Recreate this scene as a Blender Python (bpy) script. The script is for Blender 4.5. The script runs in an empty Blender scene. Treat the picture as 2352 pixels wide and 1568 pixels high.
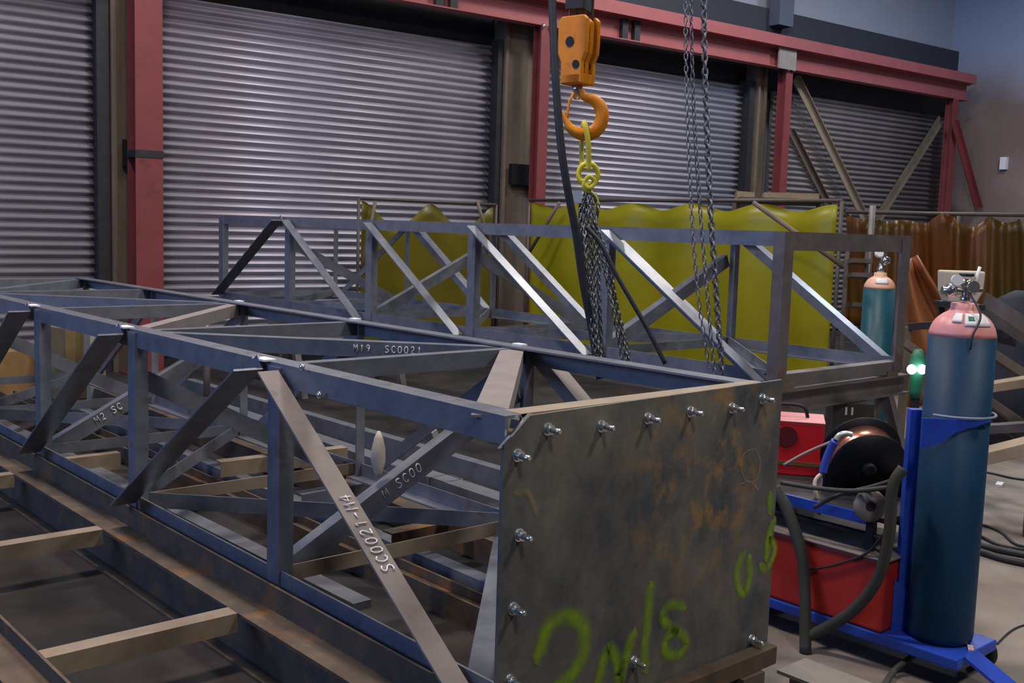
import bpy, math, random
from mathutils import Vector, Matrix
random.seed(7)
V = Vector
S = bpy.context.scene
COL = S.collection

# ---------------------------------------------------------------- camera
W_, H_ = 2352, 1568
F = 2442.8
A, P_, R_ = .72464, -.10735, .03115
CH = 1.6
fw = V((math.sin(A)*math.cos(P_), math.cos(A)*math.cos(P_), math.sin(P_)))
rt0 = V((math.cos(A), -math.sin(A), 0)); up0 = rt0.cross(fw)
rt = rt0*math.cos(R_) + up0*math.sin(R_)
up = -rt0*math.sin(R_) + up0*math.cos(R_)
cam = bpy.data.objects.new('camera', bpy.data.cameras.new('camera'))
COL.objects.link(cam)
cam.data.lens = 36*F/W_; cam.data.sensor_width = 36; cam.data.clip_end = 200
M = Matrix((rt, up, -fw)).transposed().to_4x4(); M.translation = V((0, 0, CH))
cam.matrix_world = M
S.camera = cam

# ---------------------------------------------------------------- world, lights, exposure
wd = bpy.data.worlds.new('world'); S.world = wd; wd.use_nodes = True
wd.node_tree.nodes['Background'].inputs[0].default_value = (.21, .29, .62, 1)
wd.node_tree.nodes['Background'].inputs[1].default_value = .20
S.view_settings.view_transform = 'Standard'; S.view_settings.look = 'None'
S.view_settings.gamma = 1; S.view_settings.use_curve_mapping = False
S.view_settings.exposure = -0.1

def lamp(x, y, z, e, size=1.0, c=(1, .93, .88)):
    l = bpy.data.lights.new('high_bay_light', 'AREA'); l.shape = 'DISK'; l.size = size
    l.energy = e; l.color = c
    o = bpy.data.objects.new('high_bay_light', l); o.location = (x, y, z); COL.objects.link(o)
    return o
lamp(1.5, 4.5, 6.8, 310, c=(1, .80, .69))
lamp(6.0, 3.5, 6.8, 170)
lamp(4.5, 8.0, 6.8, 190)
lamp(10.3, 7.3, 6.8, 170, .8)
lamp(12.0, 6.7, 6.8, 150, .8)
lamp(5.5, -1.5, 6.8, 230)
lamp(0.5, -2.5, 6.8, 200)
lamp(15.5, 5.5, 6.8, 260, c=(.75, .85, 1))
# cool daylight from the open bay on the left of the shop
bay = bpy.data.lights.new('open_bay_daylight', 'AREA'); bay.shape = 'RECTANGLE'; bay.size = 7; bay.size_y = 2.6
bay.energy = 560; bay.color = (.30, .48, 1)
bo = bpy.data.objects.new('open_bay_daylight', bay); COL.objects.link(bo); bo.location = (-8, 7.5, 4.8)
bo.rotation_euler = (math.radians(90), 0, math.radians(-90))

# ---------------------------------------------------------------- pixel helpers (used only to work out real positions)
def ray(x, y): return rt*((x-W_/2)/F) - up*((y-H_/2)/F) + fw
def at(x, y, d): return V((0, 0, CH)) + ray(x, y)*d
def onZ(x, y, z): r = ray(x, y); return V((0, 0, CH)) + r*((z-CH)/r.z)
def onX(x, y, X): r = ray(x, y); return V((0, 0, CH)) + r*(X/r.x)
def onY(x, y, Y): r = ray(x, y); return V((0, 0, CH)) + r*(Y/r.y)

# ---------------------------------------------------------------- materials
def new(name):
    m = bpy.data.materials.new(name); m.use_nodes = True
    return m, m.node_tree.nodes, m.node_tree.links, m.node_tree.nodes['Principled BSDF']
def mat(name, c, rough=.6, metal=0., c2=None, scale=6., amt=.5, bump=0., stretch=(1, 1, 1), c3=None, s3=2., th3=.58, emit=0, spec=.5, obj=True):
    m, N, L, b = new(name)
    b.inputs['Roughness'].default_value = rough; b.inputs['Metallic'].default_value = metal
    b.inputs['Specular IOR Level'].default_value = spec
    b.inputs['Base Color'].default_value = (*c, 1)
    if emit:
        b.inputs['Emission Color'].default_value = (*c, 1); b.inputs['Emission Strength'].default_value = emit
    if c2 is None: return m
    g = N.new('ShaderNodeNewGeometry')
    mp = N.new('ShaderNodeMapping'); mp.inputs['Scale'].default_value = stretch
    L.new(g.outputs['Position'], mp.inputs[0])
    n = N.new('ShaderNodeTexNoise'); n.inputs['Scale'].default_value = scale; n.inputs['Detail'].default_value = 6
    n.inputs['Roughness'].default_value = .65
    L.new(mp.outputs[0], n.inputs['Vector'])
    r = N.new('ShaderNodeValToRGB'); r.color_ramp.elements[0].position = .5-amt/2.; r.color_ramp.elements[1].position = .5+amt/2.
    r.color_ramp.elements[0].color = (*c, 1); r.color_ramp.elements[1].color = (*c2, 1)
    L.new(n.outputs[0], r.inputs[0]); out = r.outputs[0]
    if c3:
        n3 = N.new('ShaderNodeTexNoise'); n3.inputs['Scale'].default_value = s3; n3.inputs['Detail'].default_value = 8
        n3.inputs['Roughness'].default_value = .7; L.new(mp.outputs[0], n3.inputs['Vector'])
        r3 = N.new('ShaderNodeValToRGB'); r3.color_ramp.elements[0].position = th3; r3.color_ramp.elements[1].position = th3+.1
        L.new(n3.outputs[0], r3.inputs[0])
        mx = N.new('ShaderNodeMixRGB'); L.new(r3.outputs[0], mx.inputs[0]); L.new(out, mx.inputs[1]); mx.inputs[2].default_value = (*c3, 1)
        out = mx.outputs[0]
    L.new(out, b.inputs['Base Color'])
    if bump:
        bp = N.new('ShaderNodeBump'); bp.inputs['Strength'].default_value = bump; bp.inputs['Distance'].default_value = .01
        L.new(n.outputs[0], bp.inputs['Height']); L.new(bp.outputs[0], b.inputs['Normal'])
    return m
STEEL = mat('mill_scale_steel', (.12, .145, .185), .34, .30, (.23, .25, .29), 9, .5, .15, c3=(.15, .11, .09), s3=5, th3=.6)
STEELF = mat('weathered_frame_steel', (.13, .12, .13), .5, .4, (.22, .20, .20), 9, .5, .1, c3=(.16, .11, .08), s3=4, th3=.55)
DUSTY = mat('dusty_grey_steel', (.17, .155, .15), .75, .0, (.25, .225, .21), 9, .5, .1, c3=(.13, .10, .085), s3=4, th3=.62)
FRM = mat('dark_frame_tube', (.05, .04, .035), .6, .1, (.08, .065, .055), 9)
PLATE = None
RUST = mat('rusty_steel', (.06, .048, .038), .75, .15, (.15, .11, .07), 7, .5, .3, c3=(.20, .10, .035), s3=3.5, th3=.56)
BRUST = mat('brown_steel', (.075, .060, .05), .75, .1, (.19, .15, .11), 5, .6, .2, stretch=(1, 1, .3))
TAN = mat('dusty_flange_steel', (.22, .18, .13), .7, .1, (.33, .27, .20), 7, .5, .1, c3=(.3, .17, .07), s3=4, th3=.62)
DARK = mat('dark_painted_steel', (.012, .014, .018), .6, .2, (.03, .03, .035), 8)
RED = mat('red_oxide_paint', (.15, .028, .033), .6, 0, (.22, .045, .05), 3, .6, 0, c3=(.10, .03, .03), s3=2, th3=.62)
REDB = mat('faded_red_beam_paint', (.27, .070, .080), .6, 0, (.35, .10, .105), 3, .6)
SLAT = mat('galvanised_shutter_slats', (.29, .29, .35), .45, .30, (.42, .41, .49), 2.5, .6, 0, stretch=(.6, .6, 3))
SLATB = mat('dull_brown_shutter_slats', (.13, .125, .14), .6, .1, (.20, .18, .18), 2.5, .6)
WALLP = mat('pale_wall_panels', (.33, .37, .47), .8, 0, (.40, .43, .52), .6, .6)
ORANGE = mat('orange_hoist_paint', (.72, .27, .010), .5, 0, (.56, .18, .008), 9, .5, 0, c3=(.20, .08, .02), s3=14, th3=.6, spec=.25)
YEL = mat('yellow_webbing', (.52, .47, .05), .7, 0, (.70, .66, .05), 20, .5)
YPAINT = mat('yellow_ring_paint', (.62, .58, .02), .4)
CHAIN = mat('chain_steel', (.10, .11, .11), .35, .8, (.32, .33, .32), 30, .5)
CHAINF = mat('dull_chain_steel', (.13, .14, .17), .45, .6, (.24, .25, .29), 30, .5)
CABLE = mat('black_rubber_cable', (.012, .016, .022), .55, 0, (.03, .035, .045), 20)
GALV = mat('galvanised_bolts', (.62, .68, .72), .25, .9, (.8, .84, .86), 60)
CHALK = mat('white_chalk', (.82, .85, .9), .9)
BLUEP = mat('blue_cart_paint', (.012, .05, .42), .4, 0, (.02, .08, .52), 8)
REDM = mat('bright_red_paint', (.62, .012, .018), .45, 0, (.50, .01, .015), 6)
REDM2 = mat('dusty_red_paint', (.34, .016, .012), .55, 0, (.46, .03, .02), 6, .6)
GREYP = mat('grey_dusty_panel', (.19, .18, .18), .7, 0, (.30, .27, .25), 8)
BLACKP = mat('black_plastic', (.008, .009, .012), .55, spec=.3)
COPPER = mat('copper_wire', (.72, .30, .20), .25, .9, (.85, .42, .30), 60, stretch=(1, 1, 8))
CYLB = mat('dark_blue_cylinder_paint', (.005, .030, .068), .5, .0, (.008, .045, .10), 5, .6, spec=.2)
CYLT = mat('teal_cylinder_paint', (.008, .06, .085), .42, .0, (.012, .08, .11), 5, spec=.3)
PINK = mat('pink_cylinder_shoulder', (.72, .28, .27), .4, 0, (.82, .40, .38), 14)
PEACH = mat('peach_cylinder_shoulder', (.75, .42, .28), .45)
WHITE = mat('white_paper', (.8, .82, .85), .7)
GREEN = mat('green_plastic', (.02, .18, .10), .5)
CREAM = mat('cream_plastic', (.60, .54, .46), .6, 0, (.50, .45, .38), 12)
SILVER = mat('chromed_brass', (.65, .68, .66), .2, .95)
WOOD = mat('dusty_timber', (.36, .29, .19), .8, 0, (.26, .20, .13), 8)
GLOW = mat('lit_lamp_lens', (.85, 1, .92), .3, emit=9)
BLUES = mat('blue_grey_rag', (.25, .30, .40), .8)

def curtain_mat(name, c, c2, tr):
    m, N, L, b = new(name)
    g = N.new('ShaderNodeNewGeometry'); n = N.new('ShaderNodeTexNoise'); n.inputs['Scale'].default_value = 1.2; n.inputs['Detail'].default_value = 5
    L.new(g.outputs['Position'], n.inputs['Vector'])
    r = N.new('ShaderNodeValToRGB'); r.color_ramp.elements[0].position = .35; r.color_ramp.elements[1].position = .65
    r.color_ramp.elements[0].color = (*c, 1); r.color_ramp.elements[1].color = (*c2, 1)
    L.new(n.outputs[0], r.inputs[0]); L.new(r.outputs[0], b.inputs['Base Color'])
    b.inputs['Roughness'].default_value = .35
    t = N.new('ShaderNodeBsdfTranslucent'); L.new(r.outputs[0], t.inputs[0])
    mx = N.new('ShaderNodeMixShader'); mx.inputs[0].default_value = .3
    L.new(b.outputs[0], mx.inputs[1]); L.new(t.outputs[0], mx.inputs[2])
    tp = N.new('ShaderNodeBsdfTransparent'); tp.inputs[0].default_value = (*[min(1, v*2.2) for v in c2], 1)
    m2 = N.new('ShaderNodeMixShader'); m2.inputs[0].default_value = tr
    L.new(mx.outputs[0], m2.inputs[1]); L.new(tp.outputs[0], m2.inputs[2])
    L.new(m2.outputs[0], N['Material Output'].inputs[0]); return m
CURT = curtain_mat('yellow_vinyl_curtain', (.27, .255, .007), (.38, .35, .012), .05)
CURT2 = curtain_mat('olive_vinyl_curtain', (.14, .12, .012), (.22, .19, .02), .25)
CURT3 = curtain_mat('amber_vinyl_curtain', (.075, .06, .012), (.19, .07, .02), .15)

def plate_mat():
    m, N, L, b = new('mottled_end_plate')
    b.inputs['Roughness'].default_value = .6; b.inputs['Metallic'].default_value = .25
    g = N.new('ShaderNodeNewGeometry'); mp = N.new('ShaderNodeMapping'); L.new(g.outputs['Position'], mp.inputs[0])
    mp.inputs['Scale'].default_value = (1, 1, .8)
    def noise(s, d=6, loc=None):
        n = N.new('ShaderNodeTexNoise'); n.inputs['Scale'].default_value = s; n.inputs['Detail'].default_value = d; n.inputs['Roughness'].default_value = .65
        L.new(mp.outputs[0], n.inputs['Vector']); return n.outputs[0]
    def ramp(v, a, c, ca, cb):
        r = N.new('ShaderNodeValToRGB'); r.color_ramp.elements[0].position = a; r.color_ramp.elements[1].position = c
        r.color_ramp.elements[0].color = (*ca, 1); r.color_ramp.elements[1].color = (*cb, 1); L.new(v, r.inputs[0]); return r.outputs[0]
    def mix(f, a, c, blend='MIX'):
        x = N.new('ShaderNodeMixRGB'); x.blend_type = blend; L.new(f, x.inputs[0]); L.new(a, x.inputs[1])
        if isinstance(c, tuple): x.inputs[2].default_value = (*c, 1)
        else: L.new(c, x.inputs[2])
        return x.outputs[0]
    base = ramp(noise(5), .34, .68, (.065, .078, .092), (.21, .20, .165))
    fine = ramp(noise(45, 3), .45, .75, (0, 0, 0), (.6, .6, .6))
    base = mix(fine, base, (.13, .125, .11))
    # rust bloom around the upper right quarter of the plate
    sub = N.new('ShaderNodeVectorMath'); sub.operation = 'DISTANCE'; L.new(g.outputs['Position'], sub.inputs[0]); sub.inputs[1].default_value = onY(1625, 1075, 2.13)
    fall = ramp(sub.outputs['Value'], .10, .50, (1, 1, 1), (0, 0, 0))
    bl = ramp(noise(9), .50, .66, (0, 0, 0), (1, 1, 1))
    f = N.new('ShaderNodeMath'); f.operation = 'MULTIPLY'; L.new(fall, f.inputs[0]); L.new(bl, f.inputs[1])
    base = mix(f.outputs[0], base, (.38, .22, .06))
    # vertical streaks
    mp2 = N.new('ShaderNodeMapping'); mp2.inputs['Scale'].default_value = (30, 30, 1.2); L.new(g.outputs['Position'], mp2.inputs[0])
    n2 = N.new('ShaderNodeTexNoise'); n2.inputs['Scale'].default_value = 1; L.new(mp2.outputs[0], n2.inputs['Vector'])
    base = mix(ramp(n2.outputs[0], .60, .72, (0, 0, 0), (.45, .45, .45)), base, (.17, .12, .10))
    L.new(base, b.inputs['Base Color']); return m
PLATE = plate_mat()

def spray_mat(name, c, dens=.75):
    m, N, L, b = new(name)
    b.inputs['Base Color'].default_value = (*c, 1); b.inputs['Roughness'].default_value = .7
    uv = N.new('ShaderNodeUVMap'); sp = N.new('ShaderNodeSeparateXYZ'); L.new(uv.outputs[0], sp.inputs[0])
    # v runs 0..1 across the stroke: dense core, thin edges
    a = N.new('ShaderNodeMath'); a.operation = 'SUBTRACT'; L.new(sp.outputs[1], a.inputs[0]); a.inputs[1].default_value = .5
    ab = N.new('ShaderNodeMath'); ab.operation = 'ABSOLUTE'; L.new(a.outputs[0], ab.inputs[0])
    r = N.new('ShaderNodeMapRange'); r.inputs[1].default_value = .5; r.inputs[2].default_value = .05; r.inputs[3].default_value = 0; r.inputs[4].default_value = dens
    r.interpolation_type = 'SMOOTHSTEP'
    L.new(ab.outputs[0], r.inputs[0])
    g = N.new('ShaderNodeNewGeometry'); n = N.new('ShaderNodeTexNoise'); n.inputs['Scale'].default_value = 22; n.inputs['Detail'].default_value = 4
    L.new(g.outputs['Position'], n.inputs['Vector'])
    r2 = N.new('ShaderNodeMapRange'); r2.inputs[1].default_value = .3; r2.inputs[2].default_value = .65; r2.inputs[3].default_value = .45; r2.inputs[4].default_value = 1
    L.new(n.outputs[0], r2.inputs[0])
    mu = N.new('ShaderNodeMath'); mu.operation = 'MULTIPLY'; L.new(r.outputs[0], mu.inputs[0]); L.new(r2.outputs[0], mu.inputs[1])
    L.new(mu.outputs[0], b.inputs['Alpha']); return m
SPRAY = spray_mat('green_spray_paint', (.24, .38, .015), .85)
STAIN = spray_mat('tan_primer_smear', (.36, .27, .16), .6)
SCUFF = spray_mat('pale_scratch', (.40, .42, .42), .5)

def floor_mat():
    m, N, L, b = new('concrete_floor')
    b.inputs['Roughness'].default_value = .8
    g = N.new('ShaderNodeNewGeometry')
    n = N.new('ShaderNodeTexNoise'); n.inputs['Scale'].default_value = 1.3; n.inputs['Detail'].default_value = 8; n.inputs['Roughness'].default_value = .6
    L.new(g.outputs['Position'], n.inputs['Vector'])
    r = N.new('ShaderNodeValToRGB'); r.color_ramp.elements[0].position = .3; r.color_ramp.elements[1].position = .7
    r.color_ramp.elements[0].color = (.12, .10, .09, 1); r.color_ramp.elements[1].color = (.25, .225, .20, 1); L.new(n.outputs[0], r.inputs[0])
    # shade under the frames, painted dark into the floor colour (X < ~3.6)
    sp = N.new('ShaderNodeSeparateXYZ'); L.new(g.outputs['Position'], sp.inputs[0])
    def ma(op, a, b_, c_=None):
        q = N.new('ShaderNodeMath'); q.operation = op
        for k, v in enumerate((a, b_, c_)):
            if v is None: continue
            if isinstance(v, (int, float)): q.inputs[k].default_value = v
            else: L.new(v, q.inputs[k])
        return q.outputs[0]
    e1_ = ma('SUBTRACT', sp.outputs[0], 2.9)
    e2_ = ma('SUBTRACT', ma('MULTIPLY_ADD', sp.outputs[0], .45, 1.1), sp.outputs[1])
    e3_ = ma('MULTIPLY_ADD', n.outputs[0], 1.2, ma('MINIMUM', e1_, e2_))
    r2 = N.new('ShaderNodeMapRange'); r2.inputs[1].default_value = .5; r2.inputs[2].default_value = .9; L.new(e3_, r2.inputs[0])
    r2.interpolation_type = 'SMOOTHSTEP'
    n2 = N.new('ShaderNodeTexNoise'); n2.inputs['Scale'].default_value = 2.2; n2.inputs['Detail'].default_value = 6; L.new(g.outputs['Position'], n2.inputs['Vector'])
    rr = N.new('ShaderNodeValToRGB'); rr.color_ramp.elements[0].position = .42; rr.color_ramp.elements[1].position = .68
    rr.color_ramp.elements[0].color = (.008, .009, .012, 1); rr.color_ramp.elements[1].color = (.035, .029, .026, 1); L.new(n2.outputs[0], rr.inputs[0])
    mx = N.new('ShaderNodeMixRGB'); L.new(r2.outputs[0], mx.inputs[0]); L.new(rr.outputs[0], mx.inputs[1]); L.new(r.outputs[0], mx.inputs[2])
    L.new(mx.outputs[0], b.inputs['Base Color']); return m
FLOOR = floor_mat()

def wall_right_mat():
    m, N, L, b = new('two_tone_end_wall'); b.inputs['Roughness'].default_value = .85
    g = N.new('ShaderNodeNewGeometry'); sp = N.new('ShaderNodeSeparateXYZ'); L.new(g.outputs['Position'], sp.inputs[0])
    n = N.new('ShaderNodeTexNoise'); n.inputs['Scale'].default_value = .7; n.inputs['Detail'].default_value = 5; L.new(g.outputs['Position'], n.inputs['Vector'])
    ad = N.new('ShaderNodeMath'); ad.operation = 'MULTIPLY_ADD'; L.new(n.outputs[0], ad.inputs[0]); ad.inputs[1].default_value = 1.6; L.new(sp.outputs[2], ad.inputs[2])
    r = N.new('ShaderNodeMapRange'); r.inputs[1].default_value = 4.6; r.inputs[2].default_value = 6.0; L.new(ad.outputs[0], r.inputs[0])
    lo = N.new('ShaderNodeValToRGB'); lo.color_ramp.elements[0].position = .35; lo.color_ramp.elements[1].position = .65
    lo.color_ramp.elements[0].color = (.20, .145, .13, 1); lo.color_ramp.elements[1].color = (.30, .22, .20, 1); L.new(n.outputs[0], lo.inputs[0])
    mx = N.new('ShaderNodeMixRGB'); L.new(r.outputs[0], mx.inputs[0]); L.new(lo.outputs[0], mx.inputs[1]); mx.inputs[2].default_value = (.30, .37, .52, 1)
    L.new(mx.outputs[0], b.inputs['Base Color']); return m

# ---------------------------------------------------------------- mesh helpers
class MB:
    def __init__(s): s.v = []; s.f = []; s.sm = []; s.uv = None
    def add(s, vs, fs, smooth=False):
        o = len(s.v); s.v += [tuple(v) for v in vs]; s.f += [[i+o for i in f] for f in fs]; s.sm += [smooth]*len(fs); return s
    def ext(s, prof, p0, p1, u, v):
        """extrude a closed 2D profile (coords along u, v) from p0 to p1"""
        n = len(prof); vs = [p0+u*a+v*b for a, b in prof]+[p1+u*a+v*b for a, b in prof]
        fs = [[i, (i+1) % n, n+(i+1) % n, n+i] for i in range(n)]+[list(range(n))[::-1], list(range(n, 2*n))]
        return s.add(vs, fs)
    def box(s, c, sx, sy, sz, rz=0):
        c = V(c); ux = V((math.cos(rz), math.sin(rz), 0)); uy = V((-math.sin(rz), math.cos(rz), 0)); uz = V((0, 0, 1))
        return s.ext([(-sx/2, -sy/2), (sx/2, -sy/2), (sx/2, sy/2), (-sx/2, sy/2)], c-uz*sz/2, c+uz*sz/2, ux, uy)
    def tube(s, pts, r, n=8, closed=False, flat=1.0):
        pts = [V(p) for p in pts]; m = len(pts); rr = r if isinstance(r, (list, tuple)) else [r]*m
        vs = []; prev = None
        for i, p in enumerate(pts):
            if closed: t = (pts[(i+1) % m]-pts[i-1])
            else: t = pts[min(i+1, m-1)]-pts[max(i-1, 0)]
            t.normalize()
            if prev is None:
                a = t.orthogonal().normalized()
            else:
                a = prev-t*prev.dot(t)
                a = a.normalized() if a.length > 1e-6 else t.orthogonal().normalized()
            prev = a; b = t.cross(a)
            for k in range(n):
                th = 2*math.pi*k/n; vs.append(p+a*math.cos(th)*rr[i]+b*math.sin(th)*rr[i]*flat)
        fs = []
        for i in range(m if closed else m-1):
            j = (i+1) % m
            for k in range(n): fs.append([i*n+k, i*n+(k+1) % n, j*n+(k+1) % n, j*n+k])
        if not closed: fs += [list(range(n))[::-1], list(range((m-1)*n, m*n))]
        return s.add(vs, fs, True)
    def lathe(s, c, prof, n=32, ax=V((0, 0, 1))):
        ax = ax.normalized(); a = ax.orthogonal().normalized(); b = ax.cross(a); c = V(c)
        vs = [c+ax*h+(a*math.cos(2*math.pi*k/n)+b*math.sin(2*math.pi*k/n))*max(r, 1e-4) for r, h in prof for k in range(n)]
        fs = [[i*n+k, i*n+(k+1) % n, (i+1)*n+(k+1) % n, (i+1)*n+k] for i in range(len(prof)-1) for k in range(n)]
        s.add(vs, fs, True); o = len(s.v)-len(vs)
        s.f += [[o+i for i in range(n)][::-1], [o+i for i in range((len(prof)-1)*n, len(prof)*n)]]; s.sm += [False, False]
        return s
    def grid(s, fn, nu, nv, smooth=True):
        vs = [fn(i/nu, j/nv) for i in range(nu+1) for j in range(nv+1)]
        fs = [[i*(nv+1)+j, (i+1)*(nv+1)+j, (i+1)*(nv+1)+j+1, i*(nv+1)+j+1] for i in range(nu) for j in range(nv)]
        return s.add(vs, fs, smooth)
    def build(s, name, m, parent=None, bevel=0, solid=0):
        me = bpy.data.meshes.new(name); o = bpy.data.objects.new(name, me)
        ctr = V((0, 0, 0))
        if parent is None and s.v:
            xs = [v[0] for v in s.v]; ys = [v[1] for v in s.v]; zs = [v[2] for v in s.v]
            ctr = V(((min(xs)+max(xs))/2, (min(ys)+max(ys))/2, min(zs)))
        elif parent is not None: ctr = wloc(parent)
        me.from_pydata([tuple(V(v)-ctr) for v in s.v], [], s.f); me.validate(clean_customdata=False)
        if len(me.polygons) == len(s.sm): me.polygons.foreach_set('use_smooth', s.sm)
        import bmesh
        b = bmesh.new(); b.from_mesh(me); bmesh.ops.recalc_face_normals(b, faces=b.faces); b.to_mesh(me); b.free()
        me.materials.append(m); COL.objects.link(o)
        if s.uv:
            l = me.uv_layers.new(name='UVMap')
            for lp in me.loops: l.data[lp.index].uv = s.uv[lp.vertex_index]
        o['_w'] = list(ctr)
        if parent is not None: o.parent = parent
        else: o.location = ctr
        if bevel:
            md = o.modifiers.new('bevel', 'BEVEL'); md.width = bevel; md.segments = 2; md.limit_method = 'ANGLE'
        if solid:
            md = o.modifiers.new('solid', 'SOLIDIFY'); md.thickness = solid
        return o
def wloc(o):
    return V(o['_w']) if '_w' in o else V(o.location)
def thing(name, label, cat, loc, group=None):
    o = bpy.data.objects.new(name, None); COL.objects.link(o); o.location = loc; o.empty_display_size = .1
    o['_w'] = list(loc); o['label'] = label; o['category'] = cat
    if group: o['group'] = group
    return o
def tag(o, label, cat, group=None):
    o['label'] = label; o['category'] = cat
    if group: o['group'] = group
    return o
def struct(o): o['kind'] = 'structure'; return o

def L_(l1, l2, t): return [(0, 0), (l1, 0), (l1, t), (t, t), (t, l2), (0, l2)]
def I_(w, h, tf, tw):
    return [(-w/2, 0), (w/2, 0), (w/2, tf), (tw/2, tf), (tw/2, h-tf), (w/2, h-tf), (w/2, h), (-w/2, h), (-w/2, h-tf), (-tw/2, h-tf), (-tw/2, tf), (-w/2, tf)]
def perp(p0, p1, g):
    """unit vector perpendicular to p0p1, nearest to g"""
    t = (p1-p0).normalized(); g = V(g); g = g-t*g.dot(t); return g.normalized()
def angle(p0, p1, u, v, l1=.075, l2=.075, t=.008):
    p0 = V(p0); p1 = V(p1)
    return MB().ext(L_(l1, l2, t), p0, p1, perp(p0, p1, u), perp(p0, p1, v))
X, Y, Z = V((1, 0, 0)), V((0, 1, 0)), V((0, 0, 1))

# handwriting strokes, unit height, width about .6
GL = {
 'S': [[(.52, .88), (.35, 1), (.12, .95), (.05, .75), (.2, .58), (.42, .45), (.52, .25), (.4, .05), (.15, 0), (.02, .12)]],
 'C': [[(.55, .82), (.35, 1), (.12, .85), (.02, .5), (.12, .15), (.35, 0), (.55, .15)]],
 '0': [[(.3, 1), (.1, .85), (.03, .5), (.1, .12), (.3, 0), (.48, .15), (.55, .5), (.48, .88), (.3, 1)]],
 '2': [[(.05, .8), (.2, 1), (.42, .95), (.5, .72), (.3, .4), (.03, .02), (.55, .05)]],
 '1': [[(.15, .8), (.32, 1), (.3, 0)]],
 '-': [[(.05, .48), (.5, .5)]],
 'M': [[(.02, 0), (.08, 1), (.3, .35), (.52, 1), (.6, 0)]],
 '4': [[(.4, 0), (.42, 1), (.02, .38), (.58, .4)]],
 '9': [[(.5, .85), (.3, 1), (.1, .85), (.12, .6), (.35, .5), (.5, .7), (.5, .85), (.42, .3), (.3, 0)]],
 'N': [[(.02, 0), (.06, 1), (.48, 0), (.52, 1)]],
}
def writing(txt, o, r, u, h, parent, sp=.8, w=.0022, label='white chalk handwriting'):
    o = V(o); r = V(r).normalized(); u = V(u).normalized(); mb = MB(); x = 0
    for ch in txt+' ':
        if ch == ' ' and mb.v:
            ob = mb.build('chalk_writing', CHALK, parent); ob['label'] = label; mb = MB()
        if ch != ' ':
            for st in GL[ch]:
                mb.tube([o+r*((x+a)*h)+u*(b*h) for a, b in st], w, 5)
        x += sp
def stroke(pts, w, m, nrm, parent, name, label=None, sub=5):
    """feathered paint stroke lying on a flat surface"""
    pts = [V(p) for p in pts]; q = []
    n = len(pts)
    for i in range(n-1):
        p0 = pts[max(i-1, 0)]; p1 = pts[i]; p2 = pts[i+1]; p3 = pts[min(i+2, n-1)]
        for k in range(sub):
            t = k/sub
            q.append(.5*((2*p1)+(p2-p0)*t+(2*p0-5*p1+4*p2-p3)*t*t+(3*p1-p0-3*p2+p3)*t**3))
    q.append(pts[-1]); mb = MB(); mb.uv = []; nrm = V(nrm)
    q = [q[0]+(q[0]-q[1]).normalized()*w*.4]+q+[q[-1]+(q[-1]-q[-2]).normalized()*w*.4]
    vs = []
    for i, p in enumerate(q):
        t = (q[min(i+1, len(q)-1)]-q[max(i-1, 0)]).normalized(); s = t.cross(nrm)*w/2
        ww = .35 if i in (0, len(q)-1) else 1
        vs += [p-s*ww, p+s*ww]; mb.uv += [(i, 0), (i, 1)]
    mb.add(vs, [[2*i, 2*i+1, 2*i+3, 2*i+2] for i in range(len(q)-1)])
    o = mb.build(name, m, parent)
    if label: o['label'] = label
    return o

# ================================================================ setting
DW = -.0748; TS = V((math.cos(DW), math.sin(DW), 0)); TN = V((-math.sin(DW), math.cos(DW), 0))
def W(s, D, z): return TS*s+TN*D+Z*z
def onW(x, y, D):
    r = ray(x, y); c = V((0, 0, CH)); return c+r*((D-c.dot(TN))/r.dot(TN))
def sW(x, y, D): return onW(x, y, D).dot(TS)
def wbox(s0, s1, D0, D1, z0, z1, mb=None):
    mb = mb or MB()
    return mb.ext([(s0, D0), (s1, D0), (s1, D1), (s0, D1)], Z*z0, Z*z1, TS, TN)
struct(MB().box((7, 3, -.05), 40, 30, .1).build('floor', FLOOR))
ZH = 3.83
DWL = 11.2
# back wall: upper panels and the pale strip over the doors, as one mesh
wb = wbox(-8, 19.2, 11.45, 11.6, 0, 7.0); o = wb.build('wall_back', WALLP); struct(o)
# dark lintel band above the shutters
hd = MB()
for a, b in ((-8, 18.6),): wbox(a, b, 11.26, 11.4, ZH, 4.75, hd)
struct(hd.build('trim_1', DARK))
struct(wbox(-8, 19.0, 11.3, 11.44, 4.75, 5.12).build('trim_2', mat('dark_eave_girt', (.035, .04, .055), .7)))
struct(MB().ext([(18.9, -14), (19.1, -14), (19.1, 11.45), (18.9, 11.45)], Z*0, Z*7, TS, TN).build('wall_right', wall_right_mat()))
struct(MB().box((6, -7.1, 3.5), 34, .2, 7.0).build('wall_front', mat('dark_front_wall', (.07, .07, .08), .8)))  # unseen wall behind the camera, added dark to block world light
struct(MB().box((6, 2, 7.08), 34, 26, .1).build('ceiling', mat('ceiling_sheets', (.20, .23, .30), .8)))

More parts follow.
